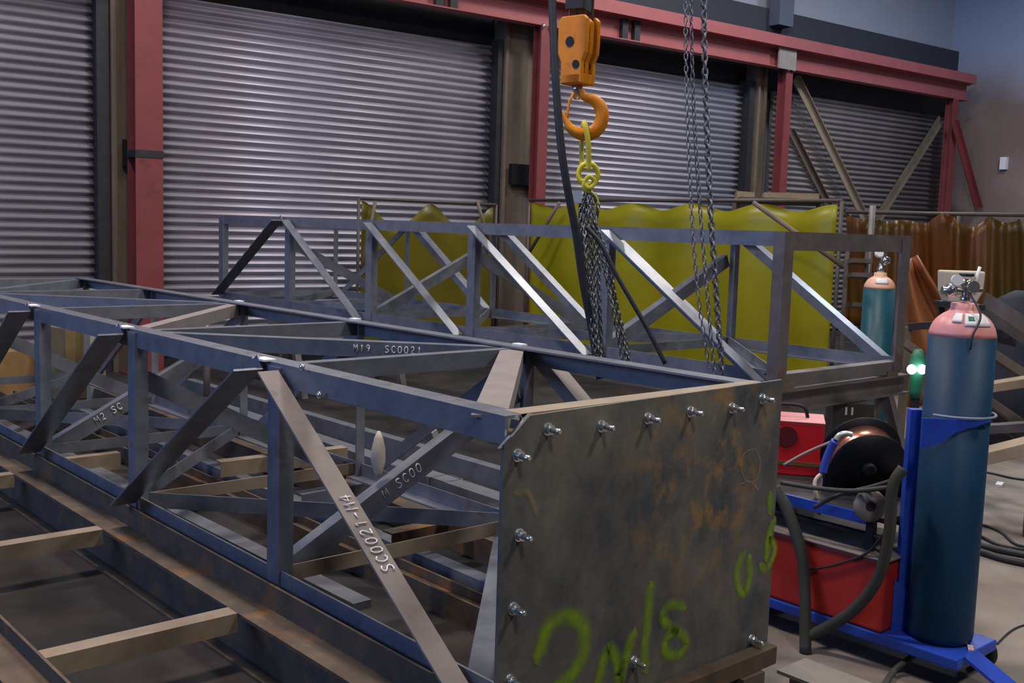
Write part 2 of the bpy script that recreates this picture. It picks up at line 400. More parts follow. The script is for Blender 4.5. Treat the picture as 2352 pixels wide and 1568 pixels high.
def shutter(s0, s1, zt, m, name):
    p = .0885; n = int(zt/p); mb = MB(); prof = []
    for k in range(n+1):
        for a, d in ((0, 0), (.03, .002), (.10, .010), (.30, .032), (.42, .040), (.50, .040), (.70, .026), (.90, .004), (.96, 0)):
            z = (k+a)*p
            if z <= zt: prof.append((z, DWL-d*1.15))
    vs = []
    for z, d in prof: vs += [W(s0, d, z), W(s1, d, z)]
    # closed slab with a flat back so the door has thickness
    nb = len(prof); vs += [W(s0, DWL+.03, 0), W(s1, DWL+.03, 0), W(s0, DWL+.03, prof[-1][0]), W(s1, DWL+.03, prof[-1][0])]
    fs = [[2*i, 2*i+1, 2*i+3, 2*i+2] for i in range(nb-1)]
    b = 2*nb
    fs += [[0, b, b+1, 1], [2*nb-2, 2*nb-1, b+3, b+2], [b, b+2, b+3, b+1],
           [2*i for i in range(nb)]+[b+2, b], [2*i+1 for i in range(nb)][::-1]+[b+1, b+3]]
    mb.add(vs, fs); mb.sm = [True]*(nb-1)+[False]*5
    o = mb.build(name, m); o['kind'] = 'structure'; return o
d1 = shutter(-7.5, 3.17, ZH+.02, SLAT, 'door_1')
d2 = shutter(3.62, 8.05, ZH+.02, SLAT, 'door_2')
d3 = shutter(8.8, 12.82, ZH+.02, SLAT, 'door_3')
d4 = shutter(13.5, 18.7, ZH+.02, SLATB, 'door_4')
# bottom bars
for a, b, q in ((-7.5, 3.17, d1), (3.62, 8.05, d2), (8.8, 12.82, d3)):
    wbox(a, b, DWL-.05, DWL-.02, .0, .09).build('bottom_bar', DARK, q)
# guide rails beside the shutters
for i, x in enumerate((3.17, 8.05, 12.80)):
    struct(wbox(x-.03, x+(.09 if i != 1 else .05), 11.02, 11.25, 0, ZH+.1).build('trim_%d' % (i+3), DARK))
# brown door posts: rusty H sections with side channels
for i, (a, b) in enumerate(((3.27, 3.56), (8.11, 8.64), (12.92, 13.12))):
    lb = ['rust-brown steel door post at the far left, behind the widest red column',
          'broad rust-brown steel door post right of the large middle shutter',
          'narrow dark brown door post right of the third shutter'][i]
    t = thing('door_post', lb, 'post', W((a+b)/2, 11.15, 0))
    w = b-a
    wbox(a+.05, b-.05, 11.02, 11.2, 0, ZH+.4).build('web', BRUST, t)
    m1 = MB(); wbox(a, a+.05, 10.98, 11.24, 0, ZH+.4, m1); m1.build('flange', BRUST, t)
    m1 = MB(); wbox(b-.05, b, 10.98, 11.24, 0, ZH+.4, m1); m1.build('flange', BRUST, t)
    wbox(b+.03, b+.09, 11.05, 11.2, 0, ZH+.4).build('side_channel', DARK, t)
    zc = onW(270, 350, 11.0).z if i == 0 else (onW(1175, 400, 11.0).z if i == 1 else 1.9)
    if i < 2: wbox(a+.1, b+.02, 10.92, 10.98, zc-.13, zc+.13).build('lock_box', BLACKP, t)

# red crane columns and runway beam
DR = 10.75
ZB_ = onW(1550, 115, DR).z
cols = [sW(333, 300, DR), sW(1238, 300, DR), sW(1797, 300, DR), sW(2180, 330, DR)]
clab = ['wide red steel column at the left, in front of the shutter gap',
        'slim red steel column behind the orange hoist block',
        'slim red steel column above the right end of the yellow curtain',
        'dim dark red steel column near the far right corner']
for i, s in enumerate(cols):
    t = thing('crane_column', clab[i], 'column', W(s, DR, 0), 'red steel columns along the shutter wall')
    w = .27 if i == 0 else .15
    dd = .26 if i == 0 else .16
    prof = I_(w, dd, .018, .012)
    MB().ext([(a, b-dd/2) for a, b in prof], W(s, DR, 0.02), W(s, DR, ZB_), TS, TN).build('shaft', RED, t)
    wbox(s-.2, s+.2, DR-.2, DR+.2, 0, .02).build('base_plate', RED, t)
    if i == 0:
        zb = onW(333, 335, DR-.13).z
        wbox(s-w/2-.004, s+w/2+.004, DR-dd/2-.006, DR+dd/2+.006, zb-.11, zb-.04).build('strap', DARK, t)
    if i in (1, 2):
        for sg in (-1, 1):
            MB().lathe(W(s+sg*.06, DR-.1, ZB_-.035), [(.018, 0), (.018, .05)], 8).build('bolt', GALV, t)
s0, s1 = -6, 18.3
t = thing('crane_beam', 'long faded red runway beam carried on the red columns', 'beam', W((s0+s1)/2, DR, ZB_))
hb = .29
MB().ext([(a, b) for a, b in I_(.16, hb, .016, .012)], W(s0, DR, ZB_), W(s1, DR, ZB_), TN, Z).build('girder', REDB, t)
MB().ext([(-.19, hb), (.08, hb), (.08, hb+.012), (-.178, hb+.012), (-.178, hb+.16), (-.19, hb+.16)], W(s0, DR, ZB_), W(s1, DR, ZB_), TN, Z).build('cap_channel', REDB, t)
MB().ext([(-.03, hb+.012), (.03, hb+.012), (.03, hb+.20), (-.03, hb+.20)], W(s0, DR, ZB_), W(s1, DR, ZB_), TN, Z).build('rail', DARK, t)
for px in (1012, 1045, 1440, 1468):
    s = sW(px, 60, DR-.1)
    wbox(s-.05, s+.05, DR-.075, DR-.006, ZB_+.016, ZB_+hb-.016).build('stiffener', DARK, t)
s = sW(1806, 140, DR-.1)
wbox(s-.2, s+.2, DR-.13, DR-.10, ZB_-.02, ZB_+hb).build('splice_plate', GREYP, t)
# upper column stub over the beam
tag(wbox(sW(1795, 40, 11.2)-.17, sW(1795, 40, 11.2)+.17, 11.1, 11.3, ZB_+.75, 7.0).build('wall_stanchion', mat('grey_stanchion', (.10, .12, .17), .7)),
    'grey wall stanchion rising above the red beam to the roof', 'column')
# X-bracing in the last bay
def brace(x0, y0, x1, y1, D, w, m, lab):
    a = onW(x0, y0, D); b = onW(x1, y1, D); mb = MB()
    u = perp(a, b, TN); v = (b-a).normalized().cross(u)
    mb.ext([(-.01, -w/2), (.01, -w/2), (.01, w/2), (-.01, w/2)], a, b, u, v)
    mb.ext([(0, w/2-.012), (-.07, w/2-.012), (-.07, w/2), (0, w/2)], a, b, u, v)
    tag(mb.build('diagonal_brace', m), lab, 'brace', 'diagonal wall braces in the last bay')
brace(1826, 180, 1985, 505, 10.98, .13, TAN, 'tan diagonal brace falling right from the top of the slim red column')
brace(1814, 300, 1915, 500, 11.1, .10, BRUST, 'dark lower diagonal brace just right of the third red column')
brace(2160, 272, 2012, 505, 10.98, .13, BRUST, 'brown diagonal brace falling left from the far corner column')
brace(2190, 280, 2245, 480, 10.6, .14, RED, 'red diagonal prop leaning right of the far corner column')
qr = ray(2306, 375); qd = 18.86/qr.dot(TS)
tag(MB().box(V((0, 0, CH))+qr*qd, .08, .12, .22, DW).build('wall_switch_box', WHITE), 'small white switch box on the brown end wall', 'switch box')
# pallet-top strips seen on the curtain top (parcels on a shelf)
for (x0, x1, y0, y1, lab) in ((1690, 1730, 442, 458, 'short pale timber offcut above the yellow curtain, left one'), (1752, 1878, 446, 460, 'long pale timber offcut above the yellow curtain, right one')):
    c0 = at(x0, (y0+y1)/2, 12.3); c1 = at(x1, (y0+y1)/2+3, 12.3)
    tag(MB().ext([(-.06, -.05), (.06, -.05), (.06, .05), (-.06, .05)], c0, c1, perp(c0, c1, fw), Z).build('timber_offcut', WOOD), lab, 'timber')
s_ = at(1690, 466, 12.3); e_ = at(1882, 470, 12.3)
tk = thing('storage_rack', 'dark shelf rack behind the right part of the yellow curtain', 'rack', V(((s_.x+e_.x)/2, (s_.y+e_.y)/2, 0)))
MB().ext([(-.2, -.015), (.2, -.015), (.2, .015), (-.2, .015)], V((s_.x, s_.y, 1.985)), V((e_.x, e_.y, 1.985)), perp(s_, e_, fw), Z).build('shelf', BRUST, tk)
for p in (s_, e_): MB().box((p.x, p.y, .985), .06, .06, 1.97).build('leg', BRUST, tk)

# ================================================================ box trusses
def truss(name, label, XF, XB, ys, ZT, ZB, near):
    t = thing(name, label, 'truss', V(((XF+XB)/2, (ys[0]+ys[-1])/2, ZB)), None)
    n = len(ys)-1; y0, y1 = ys[0], ys[-1]; m = STEEL
    def part(nm, mb, mm=m, lab=None):
        o = mb.build(nm, mm, t)
        if lab: o['label'] = lab
        return o
    part('top_chord', angle((XF, y0, ZT), (XF, y1, ZT), X, -Z, .085, .08))
    part('top_chord', angle((XB, y0, ZT), (XB, y1, ZT), -X, -Z, .085, .08))
    part('bottom_chord', angle((XF, y0, ZB), (XF, y1, ZB), X, Z))
    part('bottom_chord', angle((XB, y0, ZB), (XB, y1, ZB), -X, Z))
    mems = {}
    e = .009
    for i, y in enumerate(ys):
        zt = ZT-.014
        if near and i == 0:
            continue
        if i == 0:   # end frame of the far truss
            part('post', angle((XF-e, y-e, ZB), (XF-e, y-e, ZT), Y, X, .07, .085), STEELF)
            part('post', angle((XB+e, y-e, ZB), (XB+e, y-e, ZT), Y, -X, .07, .10), STEELF)
            part('end_rail', angle((XF, y-.002, ZT), (XB, y-.002, ZT), Y, -Z, .07, .10), STEELF)
            part('end_rail', angle((XF, y-.002, ZB+.055), (XB, y-.002, ZB+.055), Y, -Z, .08, .075), STEELF)
        else:
            part('post', angle((XF-e, y-.045, ZB), (XF-e, y-.045, zt), Y, X, .085, .06))
            part('post', angle((XB+e, y-.045, ZB), (XB+e, y-.045, zt), Y, -X, .075, .05))
            part('top_strut', angle((XF+.01, y, ZT-.01), (XB-.01, y, ZT-.01), Y, -Z, .06, .07))
            part('bottom_strut', angle((XF+.01, y, ZB+.012), (XB-.01, y, ZB+.012), Y, Z, .07, .06), TAN if (near and i < 3) else m)
        # white weld tags on the chord edge near each node
        if near and 0 < i < 4:
            part('weld_tab', MB().box((XF+.0, y+.085, ZT+.003), .05, .09, .007), WHITE, 'bright bare weld tab')
            part('weld_tab', MB().box((XB-.012, y+.03, ZT+.003), .035, .06, .007), WHITE, 'bright bare weld tab')
    # front and back diagonals
    pk = 1 if near else n-1
    for i in range(n):
        a, b = ys[i], ys[i+1]
        for X0, sg in ((XF-.018, -1), (XB+.018, 1)):
            o = V((X0, 0, 0)); 
            toward = (i < pk)     # falls toward the near end
            if toward:
                p0 = V((X0, b-.05, ZT-.02)); p1 = V((X0, a+.06, ZB+.02))
                mb = angle(p0, p1, (sg, 0, 0), -Z, .08, .06)
            else:
                p0 = V((X0, a+.06, ZT-.03)); p1 = V((X0, b-.06, ZB+.05))
                mb = angle(p0, p1, (sg, 0, 0), Z, .115, .06) if sg < 0 else angle(p0, p1, (sg, 0, 0), -Z, .07, .06)
            mems[('d', i, sg)] = (part('diagonal', mb, DUSTY if near and i == 0 else m), p0, p1)
    # zigzag lacing in top and bottom faces
    for i in range(n):
        a, b = ys[i], ys[i+1]
        f0, f1 = ((XB, XF) if i % 2 == 0 else (XB, XF)) if False else ((XF, XB) if i % 2 == 0 else (XB, XF))
        # i even: front at a -> back at b ; i odd: back at a -> front at b
        for zz, sgn, nm in ((ZT-.012, -1, 'top_lacing'), (ZB+.014, 1, 'bottom_lacing')):
            if sgn > 0 and not near and i > 3: pass
            p0 = V((f0+(.05 if f0 == XF else -.05), a+.05, zz)); p1 = V((f1+(.05 if f1 == XF else -.05), b-.04, zz))
            wd_ = .10 if i == 0 and near else .07
            # heel on the side facing the near end, leg hangs down
            hor = V((0, 1, 0))
            mb = angle(p0, p1, hor, Z*sgn, wd_, .07)
            mems[(nm, i)] = (part(nm, mb, DUSTY if near and i in (0, 2) and sgn < 0 else m), p0, p1)
    # brace in each inner frame: bottom corner to three quarters up the opposite post
    for i in range(1, n):
        y = ys[i]+.03; zq = ZB+.76*(ZT-ZB)
        if i % 2: p0 = V((XF+.03, y, ZB+.03)); p1 = V((XB-.02, y, zq))
        else: p0 = V((XB-.03, y, ZB+.03)); p1 = V((XF+.02, y, zq))
        dz = perp(p0, p1, Z)
        mems[('f', i)] = (part('frame_brace', angle(p0+dz*.03, p1+dz*.03, -Z, Y, .085, .06)), p0+dz*.03, p1+dz*.03)
    return t, mems

XF, XB, ZT, ZB = 1.874, 3.085, 1.09, .257
NY = [2.135, 3.39, 4.69, 5.99, 7.33, 8.66]
nt, NM = truss('box_truss', 'blue-grey bolted box truss in the foreground with a mottled end plate', XF, XB, NY, ZT, ZB, True)
FX, FB2, FZT, FZB = 4.8, 6.1, 1.62, .80
ft, FM = truss('box_truss', 'raised grey box truss in the middle with bright diagonals before the yellow curtain', FX, FB2, [3.28+1.3*i for i in range(6)], FZT, FZB, False)

# end plate
zpl = .135
YP = 2.135
zr = 1.10
pl = MB(); pts = [(XF-.012, zpl), (XB+.06, zpl), (XB+.06, zr-.0), (XF+.075, ZT-.004), (XF-.012, ZT-.075)]
pl.ext([(a, b) for a, b in pts], V((0, YP-.012, 0)), V((0, YP, 0)), X, Z)
plate = pl.build('end_plate', PLATE, nt); plate['label'] = 'flat mottled steel end plate with green spray paint and bolts'
nt_rail = angle((XF+.06, YP, ZT+.001), (XB, YP, ZT+.001), Y, -Z, .075, .07).build('end_rail', TAN, nt)
tag_ = MB().ext([(0, -.006), (.075, -.006), (.075, .006), (0, .006)], V((XF-.018, YP-.014, ZT-.085)), V((XF+.06, YP-.014, ZT-.006)), Y*.01+Z*0, -X*.5+Z*.5)
def bolt(px, py, nut=True, Yp=YP-.012, dirn=-Y, par=plate):
    c = onY(px, py, Yp); c.y = Yp
    mb = MB()
    mb.lathe(c, [(.019, -.002), (.019, .003)], 14, dirn)
    mb.lathe(c+dirn*.003, [(.0155, 0), (.0155, .014)], 6, dirn)
    mb.lathe(c+dirn*.015, [(.0085, 0), (.0085, .032), (.006, .036)], 10, dirn)
    return mb.build('bolt', GALV, par)
for p in ((1258, 985), (1381, 978), (1487, 960), (1585, 945), (1680, 936), (1750, 915), (1188, 1045), (1192, 1228), (1178, 1397), (1170, 1562), (1455, 1519), (1725, 1468)):
    b = bolt(*p); 
plate_pts = lambda L: [onY(x, y, YP-.0145) for x, y in L]
def spray(L, w=.045, m=SPRAY, nm='spray_mark', lab='yellow-green spray paint stroke'):
    return stroke(plate_pts(L), w*(1.5 if m is SPRAY else 1), m, Y, plate, nm, lab)
spray([(1240, 1500), (1258, 1440), (1295, 1416), (1335, 1430), (1342, 1490), (1315, 1545), (1275, 1585)], .055)
spray([(1370, 1590), (1385, 1520), (1402, 1490), (1418, 1520), (1422, 1560), (1440, 1500), (1452, 1460)], .045)
spray([(1492, 1352), (1488, 1420), (1480, 1500), (1484, 1530)], .042)
spray([(1568, 1392), (1540, 1388), (1522, 1412), (1538, 1440), (1566, 1455), (1576, 1480), (1555, 1505), (1528, 1495), (1530, 1465), (1552, 1448)], .038)
spray([(1705, 1275), (1692, 1310), (1698, 1352), (1712, 1360), (1722, 1320), (1720, 1285)], .035)
spray([(1776, 1200), (1766, 1235), (1762, 1275)], .040)
spray([(1770, 1240), (1780, 1262), (1762, 1305), (1748, 1300)], .03)
spray([(1768, 1140), (1770, 1170)], .035)
spray([(1186, 1132), (1210, 1130), (1222, 1150), (1232, 1175)], .028, STAIN, 'primer_smear', 'short tan primer smear')
spray([(1735, 1030), (1746, 1060), (1738, 1100), (1715, 1105), (1703, 1075), (1710, 1040), (1735, 1030)], .006, SCUFF, 'scratch', 'thin pale looping scratch')
spray([(1700, 1112), (1722, 1105), (1742, 1125)], .006, SCUFF, 'scratch', 'thin pale curved scratch')
# bolts and gussets at the plate's top left corner
o = MB().ext([(-.005, -.004), (.005, -.004), (.005, .004), (-.005, .004)], V((XF-.02, YP-.004, ZT-.085)), V((XF+.075, YP-.016, ZT+.002)), X, Y).build('weld_bead', GALV, nt)
for (px, py) in ((695, 843), (735, 907)):
    c = onX(px, py, XF-.02); MB().lathe(c, [(.014, 0), (.011, .008), (.004, .011)], 12, -X).build('weld_bead', GALV, nt)
# chalk on members
d, p0, p1 = NM[('d', 0, -1)]
ax = (p1-p0).normalized(); up_n = X.cross(ax).normalized()
if up_n.z < 0: up_n = -up_n
so = p0+ax*((p1-p0).length*.66)+V((-.018, 0, 0))+up_n*.004
writing('SC0021-M4', so, -ax, -X, .042, d, .86, .0026)
d, p0, p1 = NM[('top_lacing', 1)]
ax = (p1-p0).normalized(); nf = V((ax.y, -ax.x, 0)).normalized()
if nf.y > 0: nf = -nf
pm = onZ(812, 795, ZT)
aa = p1 if (p1-p0).x < 0 else p0
rr_ = (p0-p1).normalized() if (p0-p1).x > 0 else (p1-p0).normalized()
tq = ((onY(812, 805, 1)-V((0, 0, CH))))
# where the view ray meets the member's face
den = tq.dot(nf); tt = (p0-V((0, 0, CH))).dot(nf)/den; hit = V((0, 0, CH))+tq*tt
writing('M19  SC0021', hit+nf*.003-Z*.002, rr_, Z, .030, d, .95)
for i, px, py, txt in ((1, 868, 1110, 'M SC00'), (3, 215, 960, 'M2 SC')):
    d, p0, p1 = NM[('f', i)]
    ax = (p1-p0).normalized()
    upv = perp(p0, p1, Z); rgt = ax if ax.x > 0 else -ax
    h = onY(px, py, p0.y-.003)
    h = p0+ax*((h-p0).dot(ax))-upv*.052; h.y = p0.y-.003
    writing(txt, h, rgt, upv, .040, d, .9, .0028)

# trestles carrying the raised truss
for k, (yy, lab) in enumerate(((3.32, 'steel trestle under the near end of the raised truss'), (8.6, 'steel trestle under the far end of the raised truss'))):
    t = thing('trestle', lab, 'trestle', V(((FX+FB2)/2, yy, 0)), 'trestles under the raised truss')
    MB().ext(I_(.10, .12, .01, .01), V((FX-.12, yy, FZB-.155)), V((FB2+.12, yy, FZB-.155)), Y, Z).build('cross_beam', STEELF, t)
    for xx in (FX+.1, FB2-.1):
        for sg in (-1, 1):
            MB().ext([(-.03, -.03), (.03, -.03), (.03, .03), (-.03, .03)], V((xx, yy+sg*.25, 0)), V((xx, yy+sg*.02, FZB-.155)), X, Y).build('leg', STEELF, t)
    for xx in (FX+.1, FB2-.1): MB().box((xx, yy, FZB-.0175), .12, .1, .035).build('packer', BRUST, t)

# ================================================================ rusty beams on the floor
def hside(x0, x1, ya, yb, z0, h, m, name, lab, tf=.012):
    """H section lying on its side: web level, flanges upright"""
    w = x1-x0
    pr = [(0, 0), (tf, 0), (tf, h/2-.006), (w-tf, h/2-.006), (w-tf, 0), (w, 0), (w, h), (w-tf, h), (w-tf, h/2+.006), (tf, h/2+.006), (tf, h), (0, h)]
    return tag(MB().ext([(a, b) for a, b in pr], V((x0, ya, z0)), V((x0, yb, z0)), X, Z).build(name, m), lab, 'beam')
def rail(xa, xb, ya, yb, zt, fin, m, lab):
    """I beam with an upright fin along its far flange edge"""
    xm = (xa+xb)/2
    pr = [(xa, 0), (xb, 0), (xb, .012), (xm+.006, .012), (xm+.006, zt-.012), (xb, zt-.012), (xb, zt+fin), (xb-.010, zt+fin), (xb-.010, zt), (xa, zt), (xa, zt-.012), (xm-.006, zt-.012), (xm-.006, .012), (xa, .012)]
    return tag(MB().ext(pr, V((0, ya, 0)), V((0, yb, 0)), X, Z).build('steel_beam', m), lab, 'beam')
rail(1.715, 1.835, .2, 8.9, .205, .09, RUST, 'long rusty beam with raised edge along the near side of the foreground truss')
rail(.90, 1.02, .2, 6.2, .205, .05, RUST, 'rusty beam crossing the bottom left corner of the picture')
hside(2.62, 2.74, 2.4, 9.4, .0, .1, RUST, 'steel_beam', 'rusty beam on the floor lengthwise inside the foreground truss')
def lay(p0, p1, w, h, m, lab, name='steel_angle', cat='angle bar', legs=True):
    p0 = V(p0); p1 = V(p1); u = perp(p0, p1, Z.cross(p1-p0))
    if legs:
        pr = [(-w/2, 0), (-w/2+.008, 0), (-w/2+.008, h-.008), (w/2, h-.008), (w/2, h), (-w/2, h)]
    else: pr = [(-w/2, 0), (w/2, 0), (w/2, h), (-w/2, h)]
    return tag(MB().ext(pr, p0, p1, u, Z).build(name, m), lab, cat)
def cross(y, x0, x1, lab):
    o = lay((x0, y, .135), (x1, y, .135), .075, .07, TAN, lab)
cross(3.40, 1.025, 1.714, 'tan-topped cross bar between the rusty beams nearest the bottom left corner')
cross(4.68, 1.025, 1.714, 'tan-topped cross bar between the rusty beams at the left edge of the picture')
cross(5.95, 1.025, 1.714, 'tan-topped cross bar farthest along the two rusty beams')
for i, (xx, ya, yb, ww, hh, mm) in enumerate(((2.18, 2.3, 8.0, .07, .05, RUST), (2.40, 3.6, 9.0, .09, .03, STEEL), (2.92, 2.3, 8.8, .08, .07, STEEL), (3.42, 2.6, 4.0, .07, .10, STEEL), (3.9, 2.9, 9.0, .10, .07, RUST), (4.25, 2.7, 9.2, .08, .12, STEEL), (5.15, 3.6, 9.2, .10, .10, RUST), (5.4, 3.6, 9.0, .08, .14, STEEL))):
    lay((xx, ya, 0), (xx+.05*(-1)**i, yb, 0), ww, hh, mm, 'dark bar lying lengthwise on the floor, '+['first', 'second', 'third', 'fourth', 'fifth', 'sixth', 'seventh', 'eighth'][i]+' counted from the left', 'steel_bar', 'bar', False)
lay((1.84, 5.45, 0), (2.54, 5.45, 0), .07, .105, RUST, 'rusty angle bar on the floor just beyond the tan bar')
lay((1.84, 6.6, 0), (2.54, 6.6, 0), .07, .105, TAN, 'tan angle bar on the floor far inside the truss')
lay((2.73, 3.9, .12), (3.55, 3.9, .12), .08, .08, RUST, 'rusty angle bar behind the end plate on the floor')
lay((2.73, 4.7, .12), (3.55, 4.75, .12), .08, .09, STEEL, 'grey angle bar on the floor right of the lengthwise rusty beam')
lay((2.73, 5.6, .12), (3.55, 5.55, .12), .08, .09, TAN, 'tan angle bar on the floor between the two trusses')
lay((3.25, 3.2, 0), (3.35, 9.2, 0), .12, .12, RUST, 'long rusty bar on the floor between the two trusses', 'steel_bar', 'bar', False)
lay((3.65, 4.0, .12), (3.7, 8.9, .12), .12, .05, STEEL, 'long grey flat bar lying on cross timbers between the trusses', 'steel_bar', 'bar', False)
for i, y in enumerate((4.2, 6.2, 8.3)):
    lay((3.52, y, 0), (3.83, y, 0), .1, .12, WOOD, ['nearest', 'middle', 'farthest'][i]+' short timber packer on the floor between the trusses', 'timber_packer', 'timber', False)
lay((.15, 2.4, 0), (1.2, 6.4, 0), .14, .015, STEEL, 'thin grey flat bar lying askew on the floor at lower left', 'flat_bar', 'bar', False)
# rusty bar under the plate, pale H beam at bottom right
tag(MB().ext([(0, 0), (.055, 0), (.055, .065), (0, .065)], V((XF-.1, 2.06, .10)), V((XB+.03, 2.06, .10)), Y, Z).build('steel_bar', RUST, bevel=.004), 'square rusty bar running under the lower edge of the end plate', 'bar')
for xx, lb in ((XF+.1, 'dark timber block under the left end of the rusty bar'), (XB-.12, 'dark timber block under the right end of the rusty bar')):
    tag(MB().box((xx, 2.09, .05), .12, .09, .10).build('timber_block', BRUST), lb, 'timber')
q = onZ(1770, 1515, .12)
tag(MB().ext(I_(.17, .12, .012, .01), V((q.x+.03, .6, 0)), V((q.x+.03, 2.0, 0)), X, Z).build('steel_beam', mat('pale_dusty_steel', (.27, .25, .23), .75, 0, (.36, .33, .30), 8)), 'short pale H beam on the floor at bottom right, beside the plate', 'beam')

# tube stub and pale bottle inside the truss
c = onZ(1025, 1165, .0)
stub = thing('tube_stub', 'short blue-grey square tube standing on the floor, seen through the foreground truss', 'tube', V((c.x, c.y, 0)))
pr = MB(); w = .07
for a, b, cc, dd_ in ((-w, -w, w, -w+.006), (-w, w-.006, w, w), (-w, -w, -w+.006, w), (w-.006, -w, w, w)):
    pr.ext([(a, b), (cc, b), (cc, dd_), (a, dd_)], V((c.x, c.y, 0)), V((c.x, c.y, .17)), X, Y)
pr.build('tube_wall', STEEL, stub)
d_, p0, p1 = NM[('f', 1)]
bt = onY(868, 1096, p0.y+.03); tp = onY(870, 990, p0.y+.03); hh = (tp-bt).length
tag(MB().lathe(bt, [(.006, 0), (.018, hh*.12), (.029, hh*.35), (.028, hh*.6), (.018, hh*.85), (.006, hh)], 20, tp-bt).build('plastic_bottle', CREAM),
    'small cream plastic bottle propped above the chalked brace', 'bottle')
# paper scrap clipped to the brace
c = onY(1000, 996, p0.y-.004)
tag(MB().ext([(-.014, -.014), (.014, -.014), (.014, .014), (-.014, .014)], c, c+Y*.003, (X+Z*.5).normalized(), (Z-X*.5).normalized()).build('paper_tag', WHITE), 'tiny square white tag on the brace near the front chord', 'tag')

# ================================================================ welding curtains
def frame_curtain(name, lab, a, b, ztop, zbot, m, n_sc, scal, sagx=0):
    """a, b: floor points of the frame ends"""
    t = thing(name, lab, 'welding curtain', (a+b)/2)
    r = .018; d = (b-a); L = d.length; dn = d.normalized(); nn = V((-dn.y, dn.x, 0))
    for p in (a, b):
        MB().tube([p+Z*0, p+Z*ztop], r, 8).build('frame_post', FRM, t)
        MB().tube([p-nn*.35+Z*.018, p+nn*.35+Z*.018], r, 8).build('foot', FRM, t)
    MB().tube([a+Z*ztop, b+Z*ztop], r, 8).build('top_rail', FRM, t)
    def fn(u, v):
        top = ztop-.03-scal*(math.sin(math.pi*u*n_sc)**2)
        z = zbot+(top-zbot)*v
        w = .035*math.sin(u*n_sc*math.pi*2)*(.4+.6*v)+.02*math.sin(u*23)*(1-v)
        return a+dn*(.04+(L-.08)*u)+nn*w+Z*z
    MB().grid(fn, 90, 12).build('curtain_sheet', m, t, solid=.003)
    return t
XC = 8.25
yl = onX(1215, 460, XC).y; yr = onX(1934, 460, XC).y
frame_curtain('welding_curtain', 'bright yellow vinyl welding curtain on a tall frame behind the raised truss', V((XC, yr, 0)), V((XC, yl, 0)), 1.91, .10, CURT, 5, .07)
a = onY(824, 462, 9.95); b = onY(1140, 462, 9.95)
frame_curtain('welding_curtain', 'dull olive welding curtain sagging before the big shutter', V((a.x, 9.95, 0)), V((b.x, 9.95, 0)), 1.86, .12, CURT2, 2, .26)
# brace struts on curtain frames
def strut(x0, y0, x1, y1, d0, d1, r, m, lab, name='prop_rod', cat='rod'):
    P = (at(x0, y0, d0), at(x1, y1, d1)) if d0 > 0 else (onY(x0, y0, -d0), onY(x1, y1, -d1))
    return tag(MB().tube(list(P), r, 8).build(name, m), lab, cat)
strut(1730, 465, 1935, 610, 9.3, 8.9, .022, BRUST, 'brown diagonal rod across the right part of the yellow curtain')
strut(1285, 465, 1215, 580, 11.5, 11.9, .02, BRUST, 'brown diagonal rod across the left corner of the yellow curtain')
strut(862, 462, 826, 640, -9.92, -9.92, .02, BRUST, 'thin brown rod leaning on the olive curtain frame')
strut(1096, 462, 1125, 560, -9.92, -9.92, .02, BRUST, 'thin dark rod at the right of the olive curtain')
# amber drapes at right
t = thing('welding_curtain', 'row of draped amber and brown welding curtains at the far right', 'welding curtain', at(2150, 560, 12).xy.to_3d())
P0 = at(1942, 500, 11.5); P1 = at(2480, 510, 10.2); P0.z = P1.z = 0; dn = (P1-P0).normalized(); nn = V((-dn.y, dn.x, 0)); LL = (P1-P0).length
def fn(u, v):
    top = 1.86-.09*abs(math.sin(math.pi*(u+.06*math.sin(u*9))*5))
    return P0+dn*LL*u+nn*(.05*math.sin(u*41+2*math.sin(u*13)+v)+.08*math.sin(u*17+3*v)+.03*math.sin(u*97+v*4))*(1.1-.3*v)+Z*(.62+.03*math.sin(u*30)+(top-.62)*v)
MB().grid(fn, 140, 10).build('curtain_sheet', CURT3, t, solid=.003)
MB().tube([P0+Z*1.87, P1+Z*1.87], .02, 8).build('top_rail', FRM, t)
for k in (0, .5, 1): MB().tube([P0+dn*LL*k+nn*.12, P0+dn*LL*k+nn*.12+Z*1.87], .02, 8).build('frame_post', FRM, t)
pp = at(1996, 600, 10.3)
tag(MB().tube([V((pp.x, pp.y, 0)), V((pp.x, pp.y, at(1996, 472, 10.3).z))], .03, 10).build('upright_pipe', STEELF), 'grey upright pipe behind the second gas cylinder', 'pipe')
# tall orange tarp fold near the end post
def fo(u, v):
    x = 2078+(30+200*(1-v))*u; y = 600+335*(1-v)-15*u
    return at(x, y, 10+.12*math.sin(u*9+v*3))
tag(MB().grid(fo, 24, 10).build('tarpaulin', mat('orange_brown_tarp', (.38, .14, .05), .45, 0, (.22, .09, .04), 3, .5), solid=.004), 'orange-brown tarpaulin hanging right of the raised truss', 'tarpaulin')
# rack and dark items
t = thing('shelf_rack', 'small grey steel rack left of the second gas cylinder', 'rack', at(1965, 700, 10).xy.to_3d())
for x in (1946, 1992):
    p = at(x, 580, 10); MB().box((p.x, p.y, .75), .035, .035, 1.5, .7).build('leg', STEELF, t)
for y in (600, 632, 700):
    p = at(1946, y, 10); q = at(1992, y+2, 10)
    MB().ext([(-.15, -.02), (.15, -.02), (.15, .02), (-.15, .02)], p, q, perp(p, q, fw), Z).build('shelf', STEELF, t)

# ================================================================ hoist
HD = 5.2
def plane_pts(L, d): return [at(x, y, d) for x, y in L]
VU = up; VR = rt
t = thing('hoist_block', 'orange hoist hook block hanging from wire rope', 'hoist block', at(1332, 195, HD))
